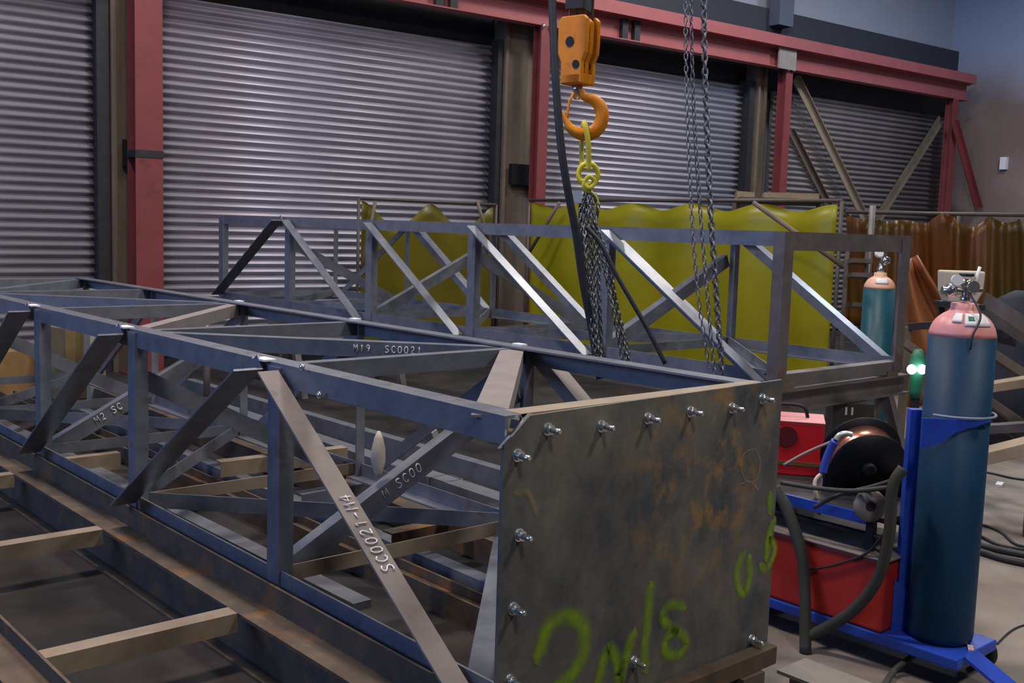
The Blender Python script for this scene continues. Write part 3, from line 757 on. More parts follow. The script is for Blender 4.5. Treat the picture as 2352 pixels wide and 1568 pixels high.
# block: two cheek shells and sheave housing, axis turned so both sides show
c0 = at(1332, 40, HD)
HA = math.radians(-80)
hx = V((math.cos(HA), math.sin(HA), 0)); hy = V((-math.sin(HA), math.cos(HA), 0))
def blockpart(profile, y0, y1, nm, m=ORANGE, bev=.006):
    cz = V((c0.x, c0.y, 0))
    return MB().ext(profile, cz+hy*y0, cz+hy*y1, hx, Z).build(nm, m, t, bevel=bev)
zt_ = at(1332, 40, HD).z; zb_ = at(1332, 193, HD).z; hgt = zt_-zb_
def pf(wt, wm, wb, a=0): return [(-wb, zb_+a), (wb, zb_+a), (wb, zb_+hgt*.32), (wm, zb_+hgt*.45), (wt, zb_+hgt*.6), (wt, zt_-.02-a), (wt-.02, zt_-a), (-wt+.02, zt_-a), (-wt, zt_-.02-a), (-wt, zb_+hgt*.6), (-wm, zb_+hgt*.45), (-wb, zb_+hgt*.32)]
blockpart(pf(.085, .082, .062), -.062, -.035, 'cheek_plate')
blockpart(pf(.085, .082, .062), .035, .062, 'cheek_plate')
blockpart(pf(.078, .074, .055, .01), -.016, .016, 'cheek_plate')
MB().lathe(V((c0.x, c0.y, zb_+hgt*.62))-hy*.034, [(.05, 0), (.068, .004), (.05, .012), (.05, .02), (.068, .028), (.05, .032)], 24, hy).build('sheave', CHAIN, t)
MB().lathe(V((c0.x, c0.y, zb_+hgt*.62))+hy*.001, [(.05, 0), (.068, .004), (.05, .012), (.05, .02), (.068, .028), (.05, .032)], 24, hy).build('sheave', CHAIN, t)
MB().lathe(V((c0.x, c0.y, zb_+hgt*.62))-hy*.066+hx*-.01, [(.024, 0), (.024, .132)], 20, hy).build('axle', BLACKP, t)
MB().lathe(V((c0.x, c0.y, zb_+hgt*.28))-hy*.066+hx*.03, [(.02, 0), (.02, .132)], 20, hy).build('trunnion_pin', BLACKP, t)
mb = MB(); cb = V((c0.x, c0.y, zb_)); mb.ext([(-.06, -.062), (.06, -.062), (.06, .062), (-.06, .062)], cb-Z*.002, cb+Z*.05, hx, hy); mb.build('crosshead', ORANGE, t, bevel=.008)
MB().lathe(cb-Z*.07, [(.016, 0), (.02, .03), (.026, .045), (.026, .07)], 16).build('shank', SILVER, t)
# hook in view-facing plane
hc = [(1336, 206), (1342, 222), (1363, 229), (1379, 246), (1383, 268), (1375, 292), (1355, 307), (1332, 307), (1312, 296), (1301, 278), (1291, 255)]
rad = [.017, .024, .034, .040, .042, .043, .042, .037, .029, .018, .005]
hp = [at(x, y, HD) for x, y in hc]
def cr(pts, sub=5, closed=False):
    q = []; n = len(pts)
    for i in range(n-1):
        p0 = pts[max(i-1, 0)]; p1 = pts[i]; p2 = pts[i+1]; p3 = pts[min(i+2, n-1)]
        for k in range(sub):
            s = k/sub; q.append(.5*((2*p1)+(p2-p0)*s+(2*p0-5*p1+4*p2-p3)*s*s+(3*p1-p0-3*p2+p3)*s**3))
    q.append(pts[-1]); return q
def lerp(a, sub):
    q = []
    for i in range(len(a)-1):
        for k in range(sub): q.append(a[i]+(a[i+1]-a[i])*k/sub)
    q.append(a[-1]); return q
MB().tube(cr(hp), lerp(rad, 5), 14, flat=.8).build('hook', ORANGE, t)
MB().tube([at(1318, 212, HD), at(1308, 232, HD), at(1303, 262, HD), at(1304, 276, HD)], .007, 6).build('safety_latch', ORANGE, t)
for dx in (-24, -8, 12, 28):
    p = at(1332+dx, 60, HD); MB().tube([p, V((p.x, p.y, 6.9))], .007, 6).build('wire_rope', CHAIN, t)
p = at(1330, 10, HD); MB().box(V((p.x, p.y, at(1330, 8, HD).z)), .13, .09, .07, .4).build('rope_guard', DARK, t)
# yellow sling over hook
g = [at(1344, 300, HD-.05), at(1352, 340, HD-.045), at(1354, 392, HD-.02)]
mb = MB().tube(cr([at(1336, 392, HD+.04), at(1336, 330, HD+.05), at(1338, 300, HD+.045), at(1341, 283, HD), at(1345, 292, HD-.045), at(1351, 330, HD-.05), at(1352, 392, HD-.02)], 6), .017, 8, flat=.7)
tag(mb.build('web_sling', YEL), 'yellow web sling looped over the orange hook', 'sling')
sl = thing('chain_sling', 'bundle of lifting chains hanging from a yellow ring under the hook', 'chain sling', at(1352, 440, HD))
cc = at(1351, 400, HD); 
MB().tube([cc+VR*.047*math.cos(a)+VU*.052*math.sin(a) for a in [2*math.pi*k/28 for k in range(28)]], .013, 10, closed=True).build('master_ring', YPAINT, sl)
MB().tube(cr([at(1340, 412, HD-.02), at(1352, 432, HD-.03), at(1366, 418, HD-.02), at(1352, 405, HD-.03), at(1340, 430, HD-.02), at(1360, 442, HD-.01)], 5), .011, 8).build('knotted_strap', YEL, sl)
MB().ext([(-.022, -.03), (.022, -.03), (.022, .03), (-.022, .03)], at(1326, 452, HD-.03), at(1326, 452, HD-.03)+fw*.004, VR, VU).build('load_tag', BLUES, sl)
def chain_mesh(pts, link=.036, wire=.0048, wid=.0125):
    # resample path
    seg = []; L = 0
    for i in range(len(pts)-1): seg.append((L, pts[i], pts[i+1])); L += (pts[i+1]-pts[i]).length
    def pos(s):
        for l, a, b in seg:
            d = (b-a).length
            if s <= l+d: return a+(b-a)*((s-l)/d)
        return pts[-1]
    step = link-wire*2.2; n = max(1, int(L/step)); mb = MB()
    tw = random.random()*3
    for k in range(n):
        c = pos((k+.5)*step); tdir = (pos(min((k+1)*step, L))-pos(k*step))
        if tdir.length < 1e-5: continue
        tdir.normalize(); a = V((1, 0, 0))-tdir*tdir.x; a.normalize(); b = tdir.cross(a)
        th = tw+(k % 2)*math.pi/2+random.uniform(-.2, .2); s = a*math.cos(th)+b*math.sin(th)
        hl = link/2-wire; r = wid-wire; P = []
        for q in range(12):
            an = 2*math.pi*q/12; x = math.cos(an)*r; y = math.sin(an)*r
            y += (hl-r)*(1 if y > 1e-9 else (-1 if y < -1e-9 else 0))
            P.append(c+s*x+tdir*y)
        mb.tube(P, wire, 6, closed=True)
    return mb
def leg(L, d=HD, parent=sl, m=CHAIN, **k):
    return chain_mesh(cr([at(x, y, dd) for x, y, dd in [(a[0], a[1], d+(a[2] if len(a) > 2 else 0)) for a in L]], 4), **k).build('chain_leg', m, parent)
leg([(1346, 440, 0), (1340, 500, .02), (1345, 560, -.03), (1352, 680, -.02), (1362, 770, -.02), (1372, 835, -.02)])
leg([(1350, 440, .04), (1350, 500, .0), (1356, 560, -.0), (1362, 680, .03), (1372, 770, .0), (1384, 838, 0)])
leg([(1354, 440, 0), (1362, 500, -.03), (1374, 560, .0), (1376, 680, -.0), (1380, 770, .02), (1378, 840, 0)])
leg([(1358, 440, .03), (1370, 520, .0), (1400, 600, .0), (1412, 680, -.0), (1430, 770, .0), (1445, 850, 0)])
leg([(1356, 440, -.02), (1362, 520, .03), (1385, 600, .03), (1406, 700, -.03), (1422, 780, .0), (1434, 852, 0)])
leg([(1348, 450, .02), (1344, 500, .05), (1350, 560, .04), (1360, 680, .05), (1366, 770, .04), (1376, 838, .04)])
leg([(1360, 450, .02), (1366, 510, .05), (1392, 590, .05), (1416, 700, .04), (1436, 780, .03), (1450, 856, .03)])
leg([(1352, 450, -.03), (1356, 500, -.05), (1366, 560, -.04), (1366, 680, -.05), (1370, 770, -.04), (1390, 845, -.04)])
leg([(1344, 445, .03), (1334, 480, .03), (1340, 540, .03), (1362, 580, .03)])
leg([(1366, 445, .03), (1374, 480, .03), (1360, 520, .03)])
# loose sling tail (yellow) beside the chains
tag(MB().tube(cr([at(1358, 440, HD-.05), at(1370, 452, HD-.05), at(1376, 470, HD-.05)], 5), .010, 6, flat=.5).build('sling_tail', YEL), 'frayed yellow sling tail beside the top of the chains', 'sling')
# cables
def cable(L, r, lab, m=CABLE, name='power_cable', flat=1):
    q = cr([at(x, y, d) for x, y, d in L], 6)
    if L[0][1] < 0: q = [V((q[0].x, q[0].y, 6.95))]+q
    return tag(MB().tube(q, r, 8, flat=flat).build(name, m), lab, 'cable')
cable([(1268, -40, 5.0), (1270, 60, 5.0), (1276, 180, 5.0), (1288, 330, 5.02), (1303, 430, 5.05), (1322, 530, 5.1), (1338, 640, 5.15), (1360, 760, 5.2), (1378, 870, 5.2)], .019, 'thick black cable hanging left of the orange hook')
cable([(1334, 455, 5.25), (1334, 515, 5.33), (1342, 600, 5.35), (1358, 700, 5.35), (1385, 800, 5.35), (1398, 860, 5.35)], .045, 'wide dark flat strap behind the lifting chains', m=mat('dark_webbing', (.03, .04, .055), .7), name='lifting_strap', flat=.25)
cable([(1345, 520, 5.1), (1380, 560, 5.1), (1410, 620, 5.1), (1450, 690, 5.1), (1490, 760, 5.1), (1528, 835, 5.1)], .011, 'thin black hose falling right of the lifting chains', name='rubber_hose')
# second hoist's chains
CD = 4.9
def hang(L, lab, **k):
    q = cr([at(x, y, CD+dz) for x, y, dz in L], 4); q = [V((q[0].x, q[0].y, 6.95))]+q
    mb = chain_mesh(q, **k)
    tag(mb.build('hoist_chain', CHAINF), lab, 'chain', 'hanging hoist chains right of the hook')
hang([(1574, -30, 0), (1576, 150, 0), (1580, 300, 0), (1588, 480, 0), (1596, 600, 0), (1612, 740, 0), (1632, 858, 0)], 'leftmost of the three thin hanging hoist chains', link=.036, wire=.0034, wid=.0115)
hang([(1586, -30, .02), (1590, 150, .02), (1596, 300, .02), (1608, 480, .02), (1618, 600, 0), (1630, 740, 0), (1642, 862, 0)], 'middle one of the hanging hoist chains', link=.036, wire=.0034, wid=.0115)
hang([(1616, -30, .05), (1619, 150, .05), (1624, 300, .05), (1632, 480, .04), (1640, 600, .04), (1650, 740, .04), (1660, 868, .04)], 'rightmost and thickest of the hanging hoist chains', link=.046, wire=.0062, wid=.018)

# ================================================================ right: gas cylinder, cart, welder
def cyl(cx_, cy_, z0, r, hb_, m, ms, lab, neck=True):
    t = thing('gas_cylinder', lab, 'gas cylinder', V((cx_, cy_, z0)))
    c = V((cx_, cy_, z0))
    MB().lathe(c, [(r*.85, 0), (r*.97, .01), (r, .03), (r, hb_)], 48).build('body', m, t)
    sh = [(r*1.0, 0)]+[(r*math.cos(a)*.98+.0, r*.95*math.sin(a)) for a in [math.pi/2*k/10 for k in range(1, 9)]]
    sh = [(a, b*.9) for a, b in sh if a > r*.42]+[(r*.40, r*.84), (r*.40, r*1.0), (r*.36, r*1.02)]
    MB().lathe(c+Z*hb_, sh, 48).build('shoulder', ms, t)
    return t, c+Z*(hb_+r*1.02)
CX, CY, CR = 3.70, 1.72, .117
cb_ = onZ(2168, 1478, .13)
CX, CY = cb_.x+.04, cb_.y+.06
ztopb = at(2200, 768, V((CX, CY, 0)).dot(fw)).z
dep = (V((CX, CY, 1.2))-V((0, 0, CH))).dot(fw)
def zat(px, py, d=None): return at(px, py, d or dep).z
base = .13; CR = 74*dep/F
zsh = zat(2200, 770)
ctop = at(2200, 770, dep); cbot = at(2166, 1470, (V((CX, CY, .2))-V((0, 0, CH))).dot(fw))
CX, CY = (ctop.x+cbot.x)/2, (ctop.y+cbot.y)/2
gc, ctopp = cyl(CX, CY, base, CR, zsh-base, CYLB, PINK, 'tall dark blue gas cylinder with pink shoulder on the blue cart')
# label wrapped on the shoulder
def lab_patch(a0, a1, f0, f1, m, nm):
    def fn(u, v):
        th = a0+(a1-a0)*u; ph = f0+(f1-f0)*v
        rr = CR*math.cos(ph)*.98+.003; return V((CX+math.cos(th)*rr, CY+math.sin(th)*rr, zsh+CR*.855*math.sin(ph)+.003))
    MB().grid(fn, 8, 4).build(nm, m, gc, solid=.001)
camang = math.atan2(-CY, -CX)   # direction from cylinder to camera
lab_patch(camang-.40, camang-.04, .55, .98, WHITE, 'paper_label')
lab_patch(camang+.05, camang+1.05, .42, .98, WHITE, 'paper_label')
lab_patch(camang+.18, camang+.42, .62, .82, GREEN, 'green_sticker')
# valve and regulator
vt = thing('gas_regulator', 'brass and chrome regulator with flow tube on the blue cylinder', 'regulator', ctopp)
MB().lathe(ctopp-Z*.01, [(.016, 0), (.018, .03), (.014, .035), (.014, .07), (.02, .075), (.02, .095)], 16).build('valve_body', SILVER, vt)
c = ctopp+Z*.045
MB().lathe(c-VR*.035, [(.014, 0), (.024, .004), (.024, .03), (.015, .034), (.015, .05)], 18, -VR).build('regulator_body', SILVER, vt)
MB().lathe(c-VR*.045-fw*.02+Z*.035, [(.02, 0), (.02, .012)], 18, -fw).build('gauge', WHITE, vt)
MB().lathe(c+VR*.01-fw*.03+Z*.01, [(.022, 0), (.022, .014)], 18, -fw).build('gauge', SILVER, vt)
MB().tube([c+VR*.02-Z*.02, c+VR*.035+Z*.085+VR*.01], .006, 8).build('flow_tube', WHITE, vt)
MB().tube([c-VR*.07, c+VR*.06], .007, 8).build('inlet_stem', CHAIN, vt)
MB().lathe(c+Z*.05, [(.024, 0), (.026, .006), (.024, .012)], 16).build('hand_wheel', DARK, vt)
ph = [c-VR*.0+fw*-.03-Z*.01, V((CX, CY, zsh+CR*.62))-fw*CR*.80+VR*.02, V((CX, CY, zsh))-fw*CR*1.06-VR*.015, V((CX, CY, zsh-.05))-fw*CR*1.06-VR*.02]
tag(MB().tube(cr(ph), .004, 6).build('gas_hose', CABLE), 'thin dark hose over the pink shoulder of the cylinder', 'hose')

# blue cart
ct = thing('cylinder_cart', 'blue steel welder cart holding the tall gas cylinder', 'cart', V((CX-.1, CY+.3, 0)))
# base tray runs away along Y from the cylinder
mx0 = 3.60
bx0, bx1 = mx0-.004, CX+.15
my0 = CY+CR+.03; my1 = my0+.75
MB().ext([(bx0, CY-.15), (bx1, CY-.15), (bx1, my1+.03), (bx0, my1+.03)], Z*.088, Z*.13, X, Y).build('base_tray', BLUEP, ct, bevel=.006)
f2 = V((fw.x, fw.y, 0)).normalized(); r2_ = V((rt.x, rt.y, 0)).normalized()
ub = at(2085, 1200, 4.0); ztu = zat(2100, 948)
MB().ext([(-.026, -.02), (.026, -.02), (.026, .02), (-.026, .02)], V((ub.x, ub.y, .13)), V((ub.x, ub.y, ztu)), r2_, f2).build('upright', BLUEP, ct, bevel=.003)
MB().ext([(-.045, .0), (.10, .0), (.03, .14), (-.045, .2)], V((ub.x, ub.y, .13))-f2*.028, V((ub.x, ub.y, .13))-f2*.021, r2_, Z).build('gusset', BLUEP, ct)
pc = V((CX, CY, 0))-f2*(CR+.012)
sx_ = lambda px: (px-2190)*(dep-CR)/F
MB().ext([(sx_(2078), ztu), (sx_(2240), ztu-.004), (sx_(2160), ztu-.045), (sx_(2120), ztu-.09), (sx_(2078), ztu-.11)], pc, pc+f2*.008, r2_, Z).build('bracket', BLUEP, ct)
RB = CR+.016
ca_ = math.atan2(-f2.y, -f2.x)
MB().tube([V((CX+math.cos(a)*RB, CY+math.sin(a)*RB, ztu+.004)) for a in [ca_-1.0+2.6*k/16 for k in range(17)]], .005, 6).build('retaining_rod', BLUES, ct)
MB().ext([(-.05, 0), (.05, 0), (.05, .012), (-.05, .012)], V((bx0+.10, CY-.15, .12)), V((bx0+.08, CY-.40, .01)), X, Z).build('foot_bracket', BLUEP, ct)
def wheel(c, r, nm='wheel'):
    w = MB().lathe(V(c)-X*.02, [(r*.5, 0), (r*.92, 0), (r, .01), (r, .035), (r*.92, .045), (r*.5, .045)], 28, X).build(nm, BLACKP, ct)
    MB().lathe(V(c)-X*.025, [(r*.35, 0), (r*.35, .055)], 16, X).build('wheel_hub', STEELF, w)
wq = onZ(2250, 1497, .062)
wheel((wq.x+.0, wq.y, .062), .062); wheel((bx1+.03, my1-.1, .062), .062); wheel((bx0+.03, my1-.1, .05), .05)
MB().tube([V((bx1-.05, wq.y, .09)), V((wq.x+.02, wq.y, .062))], .012, 8).build('axle', DARK, ct)
tag(MB().box((CX-.02, CY-CR-.012, .133), .05, .02, .006, .5).build('paper_scrap', mat('pink_paper', (.8, .55, .6), .7)), 'crumpled pink paper scrap at the foot of the cylinder', 'scrap')

# welding machine: dusty red box on the tray behind the cylinder
mz1 = .405
wm = thing('welding_machine', 'dusty red welding power source on the blue cart, crossed by hoses', 'welder', V((mx0+.2, my0+.4, .13)))
MB().ext([(mx0, my0), (mx0+.38, my0), (mx0+.38, my1), (mx0, my1)], Z*.13, Z*mz1, X, Y).build('body', REDM2, wm, bevel=.012)
MB().ext([(mx0-.012, my0-.012), (mx0+.39, my0-.012), (mx0+.39, my1+.012), (mx0-.012, my1+.012)], Z*mz1, Z*(mz1+.012), X, Y).build('top_cover', GREYP, wm, bevel=.006)
for xx in (mx0+.06, mx0+.32): MB().tube([V((xx, my0+.05, mz1+.012)), V((xx, my0+.05, mz1+.07)), V((xx, my1-.05, mz1+.07)), V((xx, my1-.05, mz1+.012))], .01, 8).build('lifting_handle', DARK, wm)
# blue shelf above with feeder and spool
zs = .56
shf = thing('feeder_shelf', 'blue steel shelf above the welding machine carrying the red wire feeder', 'shelf', V((mx0+.2, my0+.4, mz1+.012)))
MB().ext([(mx0+.03, my0+.02), (mx0+.42, my0+.02), (mx0+.42, my1+.15), (mx0+.03, my1+.15)], Z*(zs-.02), Z*zs, X, Y).build('deck', DARK, shf, bevel=.002)
MB().ext([(mx0+.015, my0+.10), (mx0+.03, my0+.10), (mx0+.03, my1+.15), (mx0+.015, my1+.15)], Z*(zs-.035), Z*(zs+.005), X, Y).build('front_edge', BLUEP, shf)
for xx in (mx0+.06, mx0+.36):
    for yy in (my0+.1, my1-.05): MB().box((xx, yy, (mz1+.012+zs-.02)/2), .03, .03, zs-.02-mz1-.012).build('leg', DARK, shf)
# gear / roller disc
gd = (V((mx0-.04, my0+.1, zs-.04))-V((0, 0, CH))).dot(fw)
gp = at(1996, 1160, gd)
g_ = thing('cable_reel', 'small grey round cable reel hung on the side of the shelf', 'reel', gp)
MB().lathe(gp, [(.02, 0), (.058, 0), (.062, .008), (.058, .02), (.02, .02)], 28, (-fw)).build('flange', GREYP, g_)
MB().lathe(gp, [(.012, -.02), (.02, 0), (.018, .024)], 16, (-fw)).build('hub', DARK, g_)
# wire feeder box
fd = 4.62
p = at(1885, 1135, fd)
fz0, fz1 = zs, zat(1885, 972, fd)
wf = thing('wire_feeder', 'bright red wire feeder box beside the black wire spool', 'wire feeder', V((p.x, p.y, fz0)))
e1 = VR.xy.to_3d().normalized(); e2 = fw.xy.to_3d().normalized()
e1 = (e1*math.cos(.25)-e2*math.sin(.25)).normalized(); e2 = Z.cross(e1)
MB().ext([(-.26, 0), (0, 0), (0, .24), (-.26, .24)], V((p.x, p.y, fz0)), V((p.x, p.y, fz1)), e1, e2).build('body', REDM, wf, bevel=.006)
MB().ext([(-.262, -.002), (.002, -.002), (.002, .242), (-.262, .242)], V((p.x, p.y, fz1)), V((p.x, p.y, fz1+.006)), e1, e2).build('lid', mat('pale_red_lid', (.62, .26, .28), .5), wf, bevel=.002)
hp0 = V((p.x, p.y, fz1+.006))+e2*.12
MB().tube(cr([hp0-e1*.24, hp0-e1*.23+Z*.045, hp0-e1*.1+Z*.05, hp0-e1*.07]), .008, 8).build('handle', BLACKP, wf)
lg = V((p.x, p.y, fz0+.17))-e1*.155-e2*.003
MB().lathe(lg, [(.045, 0), (.045, .002)], 24, -e2).build('emblem', mat('dark_red_emblem', (.10, .008, .01), .5), wf)
MB().ext([(-.26, -.004), (0, -.004), (0, .0), (-.26, .0)], V((p.x, p.y, fz0+.045)), V((p.x, p.y, fz0+.062)), e1, e2).build('trim_strip', mat('olive_strip', (.12, .08, .02), .6), wf)
# spool: axis tilted toward the camera so the copper shows between flanges
sd = 4.35
sc = at(1985, 1055, sd); axs = (V((-fw.x, -fw.y, 0)).normalized()*.90+Z*-.0+e1*.12)
axs = (V((-fw.x, -fw.y, 0)).normalized()*.93+Z*-.36).normalized()
ws = thing('wire_spool', 'black wire spool with shiny copper wire beside the red feeder', 'wire spool', V((sc.x, sc.y, zs)))
R1 = .155
MB().lathe(sc+axs*.05, [(.03, 0), (R1*.97, 0), (R1, .004), (R1, .010), (.03, .012)], 40, axs).build('front_flange', BLACKP, ws)
MB().lathe(sc-axs*.062, [(.03, 0), (R1*1.04, 0), (R1*1.07, .004), (R1*1.07, .010), (.03, .012)], 40, axs).build('rear_flange', BLACKP, ws)
MB().lathe(sc-axs*.05, [(R1*.86, 0), (R1*.87, .05), (R1*.86, .10)], 40, axs).build('copper_winding', COPPER, ws)
hb2 = MB().lathe(sc+axs*.05, [(.028, 0), (.028, .03), (.02, .034)], 20, axs).build('hub', DARK, ws)
MB().ext([(-.02, -.02), (.02, -.02), (.02, .02), (-.02, .02)], V((sc.x, sc.y, zs))-axs.xy.to_3d()*.0, V((sc.x, sc.y, sc.z-.03)), e1, e2).build('stand', DARK, ws)
MB().ext([(-.16, -.02), (.16, -.02), (.14, .10), (-.13, .12)], V((sc.x, sc.y, zs)), V((sc.x, sc.y, zs+.12)), e1, e2).build('drive_housing', BLACKP, ws, bevel=.01)
# torch: blue handle with pale bent neck and lead
tc = thing('welding_torch', 'blue-handled welding torch with bent pale neck and cream lead, before the spool', 'torch', at(1900, 1050, 4.23))
MB().tube(cr([at(1890, 1085, 4.25), at(1896, 1060, 4.24), at(1908, 1030, 4.22), at(1918, 1012, 4.2)], 5), .016, 10).build('handle', mat('blue_plastic', (.06, .10, .55), .4), tc)
MB().tube(cr([at(1919, 1010, 4.2), at(1928, 999, 4.2), at(1943, 995, 4.2), at(1957, 998, 4.2)], 5), .011, 10).build('neck', mat('pale_metal', (.6, .65, .62), .3, .5), tc)
MB().tube(cr([at(1886, 1088, 4.25), at(1872, 1105, 4.25), at(1874, 1135, 4.25), at(1882, 1180, 4.3)], 5), .008, 8).build('lead', mat('cream_lead', (.75, .62, .5), .5), tc)
cable([(1800, 1068, 4.3), (1850, 1040, 4.28), (1915, 1012, 4.25)], .006, 'thin grey rod crossing the red wire feeder', m=GREYP, name='grey_rod')
# hoses in front of the red machine
def hose(L, r, lab, m, name='welding_hose'):
    """L: (px, py, X of the plane the hose hangs in)"""
    return tag(MB().tube(cr([onX(x, y, X_) for x, y, X_ in L], 6), r, 8).build(name, m), lab, 'hose')
HM = mat('dusty_hose', (.045, .05, .045), .7)
hose([(2075, 1075, 3.57), (2050, 1120, 3.545), (2042, 1230, 3.545), (2015, 1330, 3.545), (1960, 1400, 3.545), (1900, 1440, 3.545), (1850, 1462, 3.52)], .022, 'thick dark hose curving down across the red machine', HM)
hose([(1780, 1120, 3.545), (1808, 1170, 3.545), (1838, 1260, 3.545), (1848, 1350, 3.545), (1850, 1500, 3.50)], .024, 'thick dark hose hanging right behind the end plate', HM)
hose([(1795, 1108, 3.545), (1870, 1120, 3.545), (1960, 1127, 3.545), (2050, 1118, 3.545)], .009, 'thin hose draped under the black spool', HM)
hose([(1870, 1165, 3.56), (1930, 1135, 3.57), (2000, 1118, 3.57), (2060, 1100, 3.57)], .008, 'thin hose rising beneath the black spool', HM)
hose([(2030, 1225, 3.588), (1990, 1270, 3.588), (1920, 1296, 3.588), (1860, 1308, 3.588)], .005, 'fine black lead across the top of the red machine', CABLE, 'welding_lead')
hp_ = [onZ(2105, 1500, .03), onZ(2085, 1515, .05), onZ(2050, 1545, .02), onZ(2020, 1600, .015)]
tag(MB().tube(cr(hp_, 6), .012, 8).build('welding_hose', HM), 'dark hose running off the cart to the bottom edge', 'hose')
# floor hoses at right
def fl(L, r, lab, name='floor_hose'):
    pts = [onZ(x, y, r) for x, y in L]
    tag(MB().tube(cr(pts, 6), r, 8).build(name, CABLE), lab, 'hose', 'dark hoses on the floor at right')
fl([(2180, 1195), (2255, 1205), (2300, 1222), (2335, 1250), (2400, 1262)], .008, 'thin black hose curving on the floor at right, farthest one')
fl([(2180, 1205), (2250, 1230), (2300, 1252), (2400, 1268)], .009, 'thin black hose straight below the farthest floor hose')
fl([(2180, 1240), (2250, 1252), (2310, 1265), (2400, 1282)], .018, 'thick dark hose on the floor at the right edge')
fl([(2180, 1248), (2250, 1266), (2310, 1284), (2400, 1302)], .018, 'second thick dark hose, nearest of those at the right edge')
fl([(2200, 1075), (2270, 1085), (2330, 1098), (2400, 1106)], .008, 'thin black lead on the floor beyond the white scrap')
fl([(2290, 1478), (2320, 1450), (2352, 1435), (2420, 1420)], .004, 'hair-thin wire on the floor right of the cart wheel', 'floor_wire')
q = onZ(2296, 1111, .01); tag(MB().box((q.x, q.y, .008), .10, .04, .015, .3).build('white_scrap', WHITE), 'small white scrap on the floor at right', 'scrap')

# second cylinder
c2d = 9.0; r2 = .13
pt = at(2020, 662, c2d); g2, top2 = cyl(pt.x, pt.y, 0, r2, pt.z, CYLT, PEACH, 'teal gas cylinder with peach shoulder behind the raised truss end')
def fn2(u, v):
    ca = math.atan2(-pt.y, -pt.x); th = ca-.3+.9*u; ph_ = .35+.45*v; rr = r2*math.cos(ph_)*.98+.004
    return V((pt.x+math.cos(th)*rr, pt.y+math.sin(th)*rr, pt.z+r2*.95*math.sin(ph_)+.003))
MB().grid(fn2, 8, 3).build('paper_label', WHITE, g2, solid=.001)
v2 = thing('gas_regulator', 'silver regulator on the distant teal cylinder', 'regulator', top2)
MB().lathe(top2-Z*.01, [(.03, 0), (.03, .05), (.022, .06), (.022, .14), (.035, .145), (.035, .17)], 14).build('valve_body', SILVER, v2)
MB().lathe(top2+Z*.10, [(.035, 0), (.045, .02), (.03, .07)], 14, VR).build('gauge', SILVER, v2)
MB().lathe(top2+Z*.16-VR*.03, [(.03, 0), (.04, .02), (.03, .05)], 14, -fw).build('gauge', WHITE, v2)
# cream box behind the regulator, on a dark stand
bd = 5.6; pb = at(2212, 690, bd)
sw = lambda px: (px-2212)*bd/F
mb = MB(); h0 = at(2212, 696, bd).z; h1 = at(2212, 622, bd).z
mb.ext([(sw(2180), h0), (sw(2244), h0), (sw(2258), h0+.06), (sw(2260), h1), (sw(2164), h1), (sw(2168), h0+.06)], V((pb.x, pb.y, 0)), V((pb.x, pb.y, 0))+fw.xy.to_3d().normalized()*.10, VR.xy.to_3d().normalized(), Z)
st = thing('plastic_tub', 'cream plastic tub with square recess behind the cylinder regulator', 'tub', V((pb.x, pb.y, h0)))
mb.build('body', CREAM, st, bevel=.01)
MB().ext([(sw(2190), h0+.05), (sw(2240), h0+.05), (sw(2240), h1-.04), (sw(2190), h1-.04)], V((pb.x, pb.y, 0))-fw.xy.to_3d().normalized()*.003, V((pb.x, pb.y, 0)), VR.xy.to_3d().normalized(), Z).build('recessed_panel', mat('dull_beige', (.42, .34, .29), .7), st)
e3 = fw.xy.to_3d().normalized(); e4 = VR.xy.to_3d().normalized()
tb = thing('work_stand', 'dark steel stand with slanted pipes behind the gas cylinder', 'stand', V((pb.x, pb.y, 0))+e3*.05)
MB().ext([(-.25, -.15), (.25, -.15), (.25, .15), (-.25, .15)], V((pb.x, pb.y, h0-.03))+e3*.05, V((pb.x, pb.y, h0))+e3*.05, e4*.3, e3).build('top', DARK, tb)
for a in (-.05, .05):
    for b in (-.1, .1): MB().box(V((pb.x, pb.y, (h0-.03)/2))+e3*(.05+b)+e4*a, .03, .03, h0-.03, .7).build('leg', DARK, tb)
# pipes/beams at right
def bar(x0, y0, x1, y1, d0, d1, w, h, m, lab, name='steel_bar', cat='bar'):
    a = at(x0, y0, d0); b = at(x1, y1, d1); u = perp(a, b, fw)
    return tag(MB().ext([(-w/2, -h/2), (w/2, -h/2), (w/2, h/2), (-w/2, h/2)], a, b, u, perp(a, b, Z)).build(name, m, bevel=.003), lab, cat)
pk_ = thing('pipe_rack', 'rack of slanting grey, brown and dark bars behind the gas cylinder', 'rack', V((at(2300, 900, 6.4).x, at(2300, 900, 6.4).y, 0)))
def rbar(x0, y0, x1, y1, d0, d1, w, h, m):
    a = at(x0, y0, d0); b = at(x1, y1, d1); u = perp(a, b, fw)
    MB().ext([(-w/2, -h/2), (w/2, -h/2), (w/2, h/2), (-w/2, h/2)], a, b, u, perp(a, b, Z)).build('rack_bar', m, pk_, bevel=.003)
rbar(2262, 700, 2400, 790, 6.3, 5.7, .08, .09, STEELF)
rbar(2090, 750, 2260, 738, 7.4, 7.0, .06, .05, DARK)
rbar(2080, 790, 2400, 1010, 6.8, 6.2, .05, .05, BRUST)
rbar(2260, 800, 2420, 905, 7.0, 6.6, .05, .06, BRUST)
rbar(2260, 985, 2420, 975, 6.0, 5.8, .10, .05, STEELF)
rbar(2262, 940, 2400, 1040, 6.6, 6.4, .06, .08, DARK)
rbar(2160, 742, 2330, 780, 7.2, 6.3, .05, .05, DARK)
